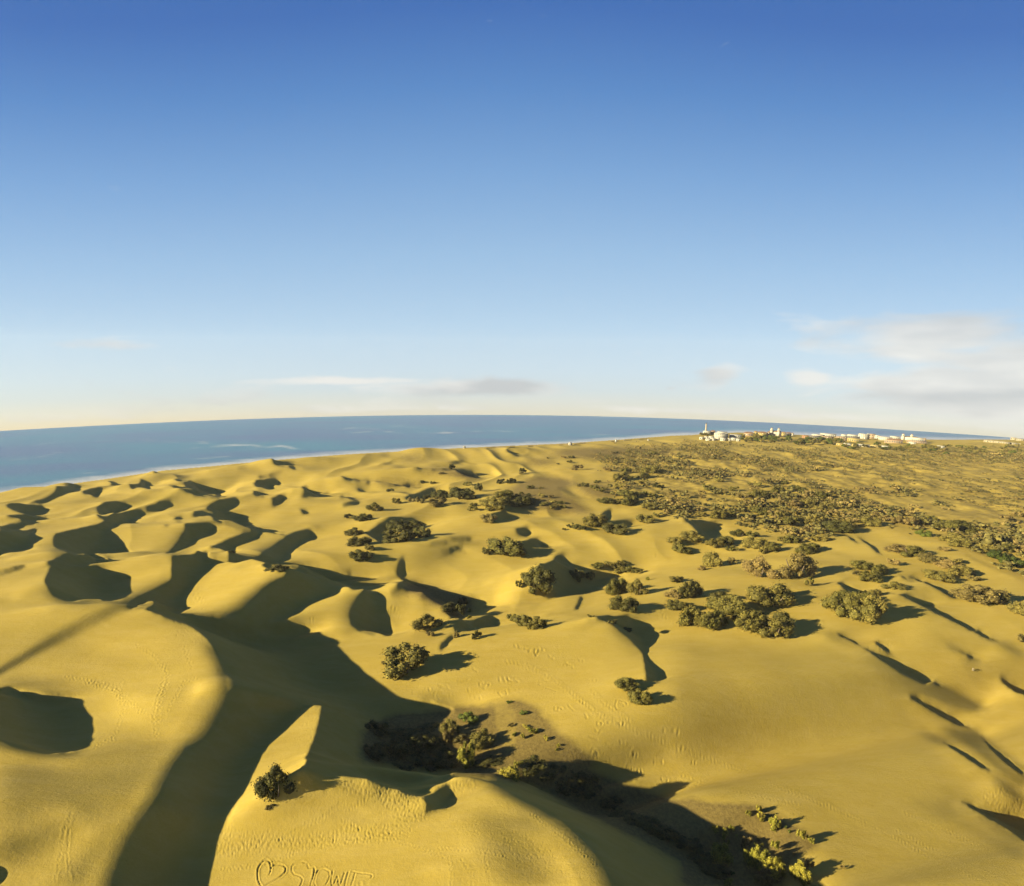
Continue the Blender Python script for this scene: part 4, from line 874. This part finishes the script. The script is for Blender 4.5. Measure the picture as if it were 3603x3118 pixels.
def scatter():
    r = np.random.RandomState(12); N = 130000
    x = r.uniform(-60, 640, N); y = np.exp(r.uniform(math.log(95), math.log(640), N)); keep = r.rand(N) < np.minimum((y / 520) ** 1.0, 1)
    x, y = x[keep], y[keep]
    px, py = project(x, y, gz(x, y))
    den = sample(blur(fill([tile_pts(*p) for p in SCRUB]), 14), px, py); sp = sample(blur(fill([tile_pts(*p) for p in SPARSE]), 16), px, py); op = sample(blur(fill([tile_pts(*p) for p in OPEN]), 5), px, py)
    clump = 1.1 * vnoise(x / 26, y / 34, 31) + .8 * vnoise(x / 9, y / 12, 32)
    pr = den * (1 - op) * np.clip(np.interp(y, [250, 340], [.66, .80]) + 2.2 * clump, .02, 1) * (1 - .5 * sp)
    k = (r.rand(len(x)) < pr) & (px < 3900); x, y, px, py, sp = x[k], y[k], px[k], py[k], sp[k]
    w = np.exp(r.randn(len(x)) * .35) * (3.5 - 1.3 * sp) * np.interp(y, [150, 260, 450], [1.3, 1.0, .74]); h = w * r.uniform(.32, .58, len(x)) * (1 - .35 * sp)
    ux = np.array([u[0] for u in USED]); uy = np.array([u[1] for u in USED]); uw = np.array([u[2] for u in USED])
    far = np.array([((ux - a) ** 2 + (uy - b) ** 2 > (uw * .55) ** 2).all() for a, b in zip(x, y)])
    x, y, px, py, w, h = [v[far] for v in (x, y, px, py, w, h)]
    o = np.argsort(-w / y); inside = (px[o] > -20) & (px[o] < 3640); o = o[inside]
    n = max(0, 298 - NBUSH[0]); z = gz(x, y)
    for q in o[:n]:
        kk = 'obobd'[r.randint(5)]
        t = foliage('bush', kk, 'small', r.randint(NV))
        t.location = (x[q], y[q], z[q] - .06 * h[q]); t.scale = (w[q], w[q] * .9, h[q]); t.rotation_euler = (0, 0, r.uniform(0, 6.28))
        t['label'] = 'low scrub bush crowded among its like in the wide olive scrubland below the town'; t['category'] = 'bush'; t['group'] = 'bushes of the wide scrubland'
    rest = np.setdiff1d(np.arange(len(x)), o[:n])
    co = []; fc = []; tn = []; mi = []; n0 = 0
    for q in rest:
        c, f, t = (FAR if y[q] > 270 else TINY)[r.randint(8)]; a = r.uniform(0, 6.28); ca, sa = math.cos(a), math.sin(a)
        p = np.stack([c[:, 0] * ca - c[:, 1] * sa, c[:, 0] * sa + c[:, 1] * ca, c[:, 2]], -1) * [w[q], w[q], h[q]] + [x[q], y[q], z[q] - .06 * h[q]]
        co.append(p); fc.append(f + n0); tn.append(np.clip(t + r.uniform(-.15, .25), 0, 1)); mi.append(np.full(len(f), r.randint(3))); n0 += len(p)
    if co:
        me = raw_mesh('scrub', np.concatenate(co), np.concatenate(fc), [M_SCRUB, M_LEAF['b'], M_SCRUB], np.concatenate(mi), cols=np.concatenate(tn))
        link('scrub', me, kind='stuff')
    print('scatter', len(x), len(rest), 'faces', sum(len(f) for f in fc))
scatter()
# ------------------------------------------------------------------ the town on the cape
def plain(name, col, rough=.8, var=.12):
    m, t, b = mat(name)
    geo = nd(t, 'ShaderNodeNewGeometry')
    lk(t, mixc(t, mth(t, 'MULTIPLY', noise(t, .6, 5, .6, geo.outputs['Position']), var * 2), col, tuple(c * .6 for c in col)), b.inputs['Base Color']); b.inputs['Roughness'].default_value = rough
    return m
M_W = plain('white_render', (.36, .325, .25)); M_Y = plain('ochre_render', (.30, .22, .065)); M_P = plain('pink_render', (.24, .165, .095)); M_O = plain('orange_render', (.26, .125, .05)); M_GR = plain('grey_render', (.10, .085, .07))
M_TILE = plain('roof_tiles', (.15, .075, .035)); M_FLAT = plain('flat_roof', (.25, .21, .15)); M_GLASS = plain('window_glass', (.05, .06, .07), .15); M_STONE = plain('grey_stone', (.30, .24, .16)); M_DARK = plain('dark_iron', (.06, .05, .05)); M_STEM = plain('weathered_wood', (.20, .16, .10))
M_C = plain('cream_render', (.26, .215, .13))
M_STRAW = plain('straw', (.15, .115, .06))
def boxes(L):
    co = []; fc = []
    for (xa, ya, za, xb, yb, zb) in L:
        n = len(co) * 1; b = sum(len(c) for c in co)
        co.append([[xa, ya, za], [xb, ya, za], [xb, yb, za], [xa, yb, za], [xa, ya, zb], [xb, ya, zb], [xb, yb, zb], [xa, yb, zb]])
        fc += [[b, b + 3, b + 2, b + 1], [b + 4, b + 5, b + 6, b + 7], [b, b + 1, b + 5, b + 4], [b + 1, b + 2, b + 6, b + 5], [b + 2, b + 3, b + 7, b + 6], [b + 3, b, b + 4, b + 7]]
    return np.concatenate([np.array(c, float) for c in co]), fc
def part(name, L, m, parent): 
    co, fc = boxes(L); return link(name, raw_mesh(name, co, fc, [m]), parent)
def hip(x0, y0, z0, x1, y1, h, ov, name, m, parent):
    x0 -= ov; x1 += ov; y0 -= ov; y1 += ov; ym = (y0 + y1) / 2; q = min((x1 - x0), (y1 - y0)) / 2
    if x1 - x0 >= y1 - y0: r = [[x0 + q, ym, z0 + h], [x1 - q + .01, ym, z0 + h]]
    else: r = [[(x0 + x1) / 2, y0 + q, z0 + h], [(x0 + x1) / 2 + .01, y1 - q, z0 + h]]
    co = [[x0, y0, z0], [x1, y0, z0], [x1, y1, z0], [x0, y1, z0]] + r
    me = bpy.data.meshes.new(name); me.from_pydata(co, [], [(0, 1, 5, 4), (1, 2, 5), (2, 3, 4, 5), (3, 0, 4), (3, 2, 1, 0)]); me.materials.append(m); return link(name, me, parent)
def site(px, py, label, cat, name, group=None):
    x, y = [float(v[0]) for v in hit(px, py)]
    t = bpy.data.objects.new(name, None); C.objects.link(t); t.location = (x, y, float(gz(x, y)) - .15); t.rotation_euler = (0, 0, -math.atan2(x, y))
    t['label'] = label; t['category'] = cat
    if group: t['group'] = group
    ax = x * fw[0] + y * fw[1] + (float(gz(x, y)) - HCAM) * fw[2]
    return t, ax / F
def house(px0, px1, ytop, ybase, label, wall, roof=None, storeys=2, name='building', depth=.6, cat='building', rise=0., bays=None, group=None):
    t, k = site((px0 + px1) / 2, ybase, label, cat, name, group); w = (px1 - px0) * k; h = (ybase - ytop) * k + .15; d = max(w * depth, 3.) if w < 9 else max(5., w * .4)
    part('wall', [(-w / 2, 0, -1.2, w / 2, d, h)], wall, t)
    if roof is None:
        part('roof', [(-w / 2 - .06, -.06, h, w / 2 + .06, .12, h + .16), (-w / 2 - .06, d - .12, h, w / 2 + .06, d + .06, h + .16), (-w / 2 - .06, .12, h, -w / 2 + .12, d - .12, h + .16), (w / 2 - .12, .12, h, w / 2 + .06, d - .12, h + .16), (-w / 2 + .12, .12, h - .02, w / 2 - .12, d - .12, h + .04)], wall, t)
    else: hip(-w / 2, 0, h, w / 2, d, min(.22 * d, .5 * h) + .1, .25, 'roof', roof, t)
    n = bays or max(2, int(w / 1.7)); sh = h / storeys; ww = w / n
    me = None
    for s in range(storeys):
        for b in range(n):
            xa = -w / 2 + ww * (b + .28); xb = -w / 2 + ww * (b + .72)
            if me is None:
                co, fc = boxes([(0, -.03, 0, xb - xa, .05, sh * .45)]); me = raw_mesh('window', co, fc, [M_GLASS])
            o = link('window', me, t); o.location = (xa, 0, sh * (s + .3))
    return t, k, w, h, d
def lighthouse():
    t, k = site(2483, 1528, 'tall tapering grey stone lighthouse at the tip of the cape, left of the town', 'lighthouse', 'lighthouse')
    h = (1528 - 1487) * k; r = 4.2 * k / 1.6
    def ring(name, prof_, m, n=16):
        co = []; fc = []
        for i, (rr, z) in enumerate(prof_):
            th = np.arange(n) * 2 * math.pi / n; co.append(np.stack([np.cos(th) * rr, np.sin(th) * rr, th * 0 + z], -1))
            if i: fc += [[(i - 1) * n + q, (i - 1) * n + (q + 1) % n, i * n + (q + 1) % n, i * n + q] for q in range(n)]
        return link(name, raw_mesh(name, np.concatenate(co), fc, [m], smooth=True), t)
    ring('tower', [(r * 1.25, -1), (r * 1.2, h * .06), (r * 1.02, h * .4), (r * .86, h * .86)], M_STONE)
    ring('gallery', [(r * .86, h * .86), (r * 1.2, h * .88), (r * 1.2, h * .9), (r * .6, h * .9)], M_STONE)
    ring('lantern', [(r * .6, h * .9), (r * .6, h * .96)], M_GLASS); ring('dome', [(r * .7, h * .96), (r * .5, h * .985), (r * .12, h), (.01, h * 1.02)], M_DARK)
lighthouse()
house(2474, 2500, 1518, 1531, 'cream keeper house with stepped roofs at the foot of the lighthouse', M_W, None, 2)
house(2500, 2516, 1517, 1530, 'small pinkish house right of the lighthouse keeper house', M_P, M_TILE, 1)
house(2513, 2554, 1526, 1544, 'lower front wing of the white hotel right of the lighthouse', M_W, None, 3)
house(2523, 2556, 1521, 1536, 'upper rear wing of the white hotel right of the lighthouse', M_W, None, 2)
house(2551, 2561, 1525, 1546, 'narrow white stair tower between the two white hotel wings', M_W, None, 3)
house(2567, 2606, 1531, 1546, 'long low white hotel wing ending at the green trees', M_W, None, 2)
for i, (a, b, c, d) in enumerate([(2461, 2476, 1539, 1547), (2478, 2492, 1537, 1546), (2493, 2512, 1537, 1546), (2482, 2500, 1545, 1551), (2501, 2516, 1544, 1551), (2520, 2532, 1542, 1549), (2534, 2554, 1543, 1552), (2560, 2570, 1544, 1552), (2572, 2590, 1542, 1550), (2590, 2604, 1545, 1553)]):
    house(a, b, c, d, 'low white beach villa, ' + ORD[i] + ' in the row below the white hotel', M_W, None, 1, 'villa', group='white villas below the hotel')
house(2618, 2650, 1524, 1535, 'low cream terrace with tiled roof left of the yellow hotel', M_P, M_TILE, 1)
house(2652, 2664, 1519, 1537, 'square yellow corner tower at the left end of the yellow hotel', M_Y, M_TILE, 2)
house(2664, 2696, 1523, 1537, 'yellow hotel wing with red tiled roof left of the twin towers', M_Y, M_TILE, 2)
house(2698, 2708, 1521, 1537, 'pinkish gabled block beside the twin towers', M_P, M_TILE, 2)
def twin(xa, xb, wt_, ytop, ymid, ybase, x0, x1, label, m, name):
    t, k = site((x0 + x1) / 2, ybase, label, 'building', name); c = (x0 + x1) / 2; h = (ybase - ymid) * k
    w = (x1 - x0) * k; part('wall', [(-w / 2, .5, -1, w / 2, w * .35, h)], m, t); hip(-w / 2, .5, h, w / 2, w * .35, h * .2, .2, 'roof', M_TILE, t)
    for q in (xa, xb):
        x = (q - c) * k; r = wt_ * k / 2; H = (ybase - ytop) * k
        tw = part('tower', [(x - r, -.2, -1, x + r, 2 * r - .2, H * .86)], m, t); part('cornice', [(x - r * 1.15, -.2 - r * .15, H * .62, x + r * 1.15, 2 * r - .2 + r * .15, H * .66)], M_TILE, tw)
        part('belfry', [(x - r * .7, r * .1, H * .86, x + r * .7, 1.5 * r, H * .95)], m, tw); hip(x - r * .7, r * .1, H * .95, x + r * .7, 1.5 * r, H * .07, .05, 'cap', M_TILE, tw)
        part('window', [(x - r * .35, -.24, H * .7, x + r * .35, -.19, H * .8)], M_GLASS, tw)
twin(2715, 2737, 8, 1505, 1519, 1537, 2706, 2746, 'twin towered cream church like hotel above the green trees', M_W, 'hotel')
house(2747, 2763, 1522, 1535, 'yellow wing with red roof right of the twin towers', M_Y, M_TILE, 2)
house(2765, 2783, 1524, 1534, 'grey block right of the yellow wing', M_GR, M_TILE, 2)
house(2783, 2792, 1525, 1533, 'small white gabled house at the right end of the yellow hotel', M_W, M_TILE, 1)
house(2822, 2842, 1534, 1549, 'orange block at the left end of the terraced apartments', M_O, None, 2)
house(2846, 2884, 1535, 1548, 'dark grey apartment block beside the orange block', M_GR, None, 2)
house(2858, 2892, 1530, 1540, 'left white top floor above the pink terraces', M_W, None, 1)
house(2888, 2937, 1528, 1540, 'long white top floor in the middle of the pink terraces', M_W, None, 1)
house(2885, 2924, 1537, 1550, 'pink terraced apartments below the long white top floor', M_P, None, 2)
house(2925, 2942, 1538, 1550, 'short pink block at the right of the terraced apartments', M_P, None, 2)
house(2943, 2976, 1538, 1551, 'flat pink apartments below the small white rooftop', M_P, None, 2)
house(2960, 2977, 1530, 1541, 'small white stepped rooftop block', M_W, None, 1)
house(2983, 3015, 1531, 1540, 'white upper floor set on a dark grey block', M_W, None, 1)
house(2982, 3021, 1538, 1546, 'dark grey block under the white upper floor', M_GR, None, 1)
house(2984, 3022, 1544, 1555, 'yellow low building in front of the dark grey block', M_Y, None, 1)
house(3022, 3050, 1528, 1546, 'tall white apartment block with balconies', M_W, None, 3)
house(3049, 3057, 1527, 1546, 'bright white slab end of the tall apartment block', M_W, None, 3)
house(3058, 3077, 1528, 1544, 'shaded pinkish block right of the tall white apartments', M_P, None, 2)
house(3078, 3094, 1533, 1545, 'cream block with flat roof left of the long white building', M_W, None, 2)
house(3095, 3133, 1539, 1550, 'long bright white building with flat roof', M_W, None, 2)
house(3134, 3162, 1537, 1546, 'low white building half hidden behind the long white one', M_W, None, 1)
house(3112, 3122, 1549, 1559, 'small brown house with a dark door in front of the long white building', M_P, None, 1)
house(3124, 3170, 1549, 1560, 'reddish sloping tiled hall between trees', M_P, M_TILE, 1)
twin(3181, 3205, 8, 1527, 1538, 1550, 3176, 3222, 'small cream building with two round topped towers', M_W, 'building')
house(3212, 3245, 1542, 1556, 'big plain bright white hall right of the two small towers', M_W, None, 1)
house(3246, 3256, 1543, 1555, 'brown annex at the right end of the bright hall', M_P, None, 1)
house(3197, 3253, 1553, 1559, 'long low pink wall building in front of the bright hall', M_P, None, 1)
house(3200, 3220, 1557, 1563, 'low white shed under the pink building', M_W, None, 1)
for i, (a, b, c) in enumerate([(2944, 2967, 1561), (2968, 2996, 1562), (2998, 3016, 1564), (3018, 3056, 1566), (3064, 3092, 1568), (3102, 3129, 1571)]):
    house(a, b, c, c + 6, 'low pale bungalow, ' + ORD[i] + ' in the row at the edge of the scrub', M_W if i % 2 else M_Y, None, 1, 'bungalow', group='bungalows at the edge of the scrub')
house(3298, 3319, 1570, 1578, 'small white house standing alone among dark trees at right', M_W, None, 1)
for i, (a, b, c, d) in enumerate([(3464, 3484, 1546, 1556), (3484, 3504, 1548, 1558), (3503, 3523, 1550, 1559), (3523, 3548, 1553, 1561), (3548, 3574, 1556, 1564), (3584, 3602, 1560, 1566)]):
    house(a, b, c + .4 * (d - c), d, 'white terrace house, ' + ORD[i] + ' in the row along the right ridge', M_C, None, 1, 'terrace_house', group='white terrace houses on the ridge')
house(3492, 3502, 1537, 1545, 'tiny pale hut highest on the right ridge', M_C, None, 1, 'hut')
house(3558, 3574, 1541, 1548, 'white hut above the terrace row on the ridge', M_C, None, 1, 'hut')
house(3579, 3600, 1545, 1551, 'white hut at the far right end of the ridge', M_C, None, 1, 'hut')
# trees of the town
def trees():
    r = random.Random(3)
    L = [(2466 + 5 * i, 1531 + 2 * (i % 3), 11, 10, 'd') for i in range(7)]
    for i in range(64):
        x = r.uniform(2604, 2960); y = r.uniform(1541, 1560) if x < 2800 else r.uniform(1551, 1566); L.append((x, y, r.uniform(13, 25), r.uniform(11, 18), r.choice('ggod')))
    for i in range(52):
        x = r.uniform(2960, 3300); y = r.uniform(1560, 1582) + (x - 2960) * .035; L.append((x, y, r.uniform(12, 22), r.uniform(8, 14), r.choice('good')))
    for i in range(40):
        x = r.uniform(3260, 3600); y = r.uniform(1572, 1602); L.append((x, y, r.uniform(14, 28), r.uniform(8, 13), r.choice('oogo')))
    for x, y, w, h, kind in L:
        gx, gy = [float(v[0]) for v in hit(x, y)]; ax = gx * fw[0] + gy * fw[1] + (float(gz(gx, gy)) - HCAM) * fw[2]; k = ax / F
        t = bpy.data.objects.new('tree', None); C.objects.link(t); t.location = (gx, gy, float(gz(gx, gy)) - .1)
        t['category'] = 'tree'; t['group'] = 'trees in and below the town'
        t['label'] = {'g': 'green', 'o': 'olive', 'd': 'dark green'}[kind] + (' round tree beside the lighthouse keeper house' if x < 2510 else ' round tree in the wood below the twin towered hotel' if x < 2960 else ' round tree among the bungalows right of the wood' if x < 3260 else ' broad tree on the plain below the right ridge')
        f = foliage('crown', kind, 'small', r.randrange(NV)); f.parent = t; f.scale = (w * k, w * k, h * k * .85); f.location = (0, 0, h * k * .15); f.rotation_euler = (0, 0, r.uniform(0, 6))
        s = bpy.data.objects.new('trunk', STEM[r.randrange(4)]); C.objects.link(s); s.parent = t; s.scale = (w * k * .8, w * k * .8, h * k * .8)
trees()
def bare_tree():
    t, k = site(3347, 1878, 'single tree with a pale straight trunk rising from the right scrub', 'tree', 'tree')
    co, fc = tube([(0, 0, -.3), (.1, 0, 12 * k), (.05, 0, 26 * k), (.2, .1, 36 * k)], [1.8 * k, 1.5 * k, 1.1 * k, .5 * k]); link('trunk', raw_mesh('trunk', co, fc, [M_STEM], smooth=True), t)
    f = foliage('crown', 'o', 'big', 2); f.parent = t; f.scale = (46 * k, 40 * k, 26 * k); f.location = (0, 0, 21 * k)
bare_tree()
# ------------------------------------------------------------------ beach
for i, (px, py, w, h, lab) in enumerate([(1634, 1578, 9, 6, 'small white beach kiosk at the left end of the shore'), (2006, 1567, 12, 8, 'white beach kiosk with a side roof, largest on the shore'), (2167, 1556, 6, 8, 'narrow white lifeguard hut on the shore'), (2281, 1551, 6, 4, 'lowest white hut on the shore, nearest the cape')]):
    house(px - w / 2, px + w / 2, py - h, py, lab, M_W, None, 1, 'beach_hut', cat='hut', bays=2)
def sunbeds():
    r = np.random.RandomState(2); L = []
    for a, b in [(1712, 1782), (1794, 1812), (1858, 1888), (1968, 2012), (2020, 2060), (2150, 2176), (2196, 2224), (2248, 2280)]:
        for px in np.arange(a, b, 3.2):
            py = np.interp(px, COAST[:, 0], COAST[:, 1]) + 6; x, y = [float(v[0]) for v in hit(px, py)]; z = float(gz(x, y))
            L.append((x - .6, y - .3, z, x + .6, y + .3, z + .4)); L.append((x - .03, y - .03, z, x + .03, y + .03, z + 1.3)); L.append((x - .4, y - .4, z + 1.2, x + .4, y + .4, z + 1.32))
    co, fc = boxes(L); link('sunbeds', raw_mesh('sunbeds', co, fc, [M_STRAW]), kind='stuff')
sunbeds()
def post():
    t, k = site(3421, 2360, 'pale wooden marker post with three short boards and a long thin shadow, far right', 'post', 'marker_post')
    h = 13 * k
    part('post', [(-.05, -.05, -.3, .05, .05, h)], M_STEM, t)
    for i in range(3): part('board', [(.05, -.04, h * (.3 + .28 * i), .34, .01, h * (.3 + .28 * i) + .1)], M_STEM, t)
post()
print('built', round(time.time() - t_start, 1))
# ------------------------------------------------------------------ air
HAZE = .000062
def haze():
    m = bpy.data.materials.new('haze'); m.use_nodes = True; t = m.node_tree; t.nodes.clear()
    v = nd(t, 'ShaderNodeVolumePrincipled'); v.inputs['Color'].default_value = (1, .96, .93, 1); v.inputs['Density'].default_value = HAZE; v.inputs['Anisotropy'].default_value = 0
    o = nd(t, 'ShaderNodeOutputMaterial'); lk(t, v.outputs[0], o.inputs['Volume'])
    co, fc = boxes([(-1520, -1520, -90, 1520, 1520, 140)])
    link('haze', raw_mesh('haze', co, fc, [m]), kind='stuff')
haze()
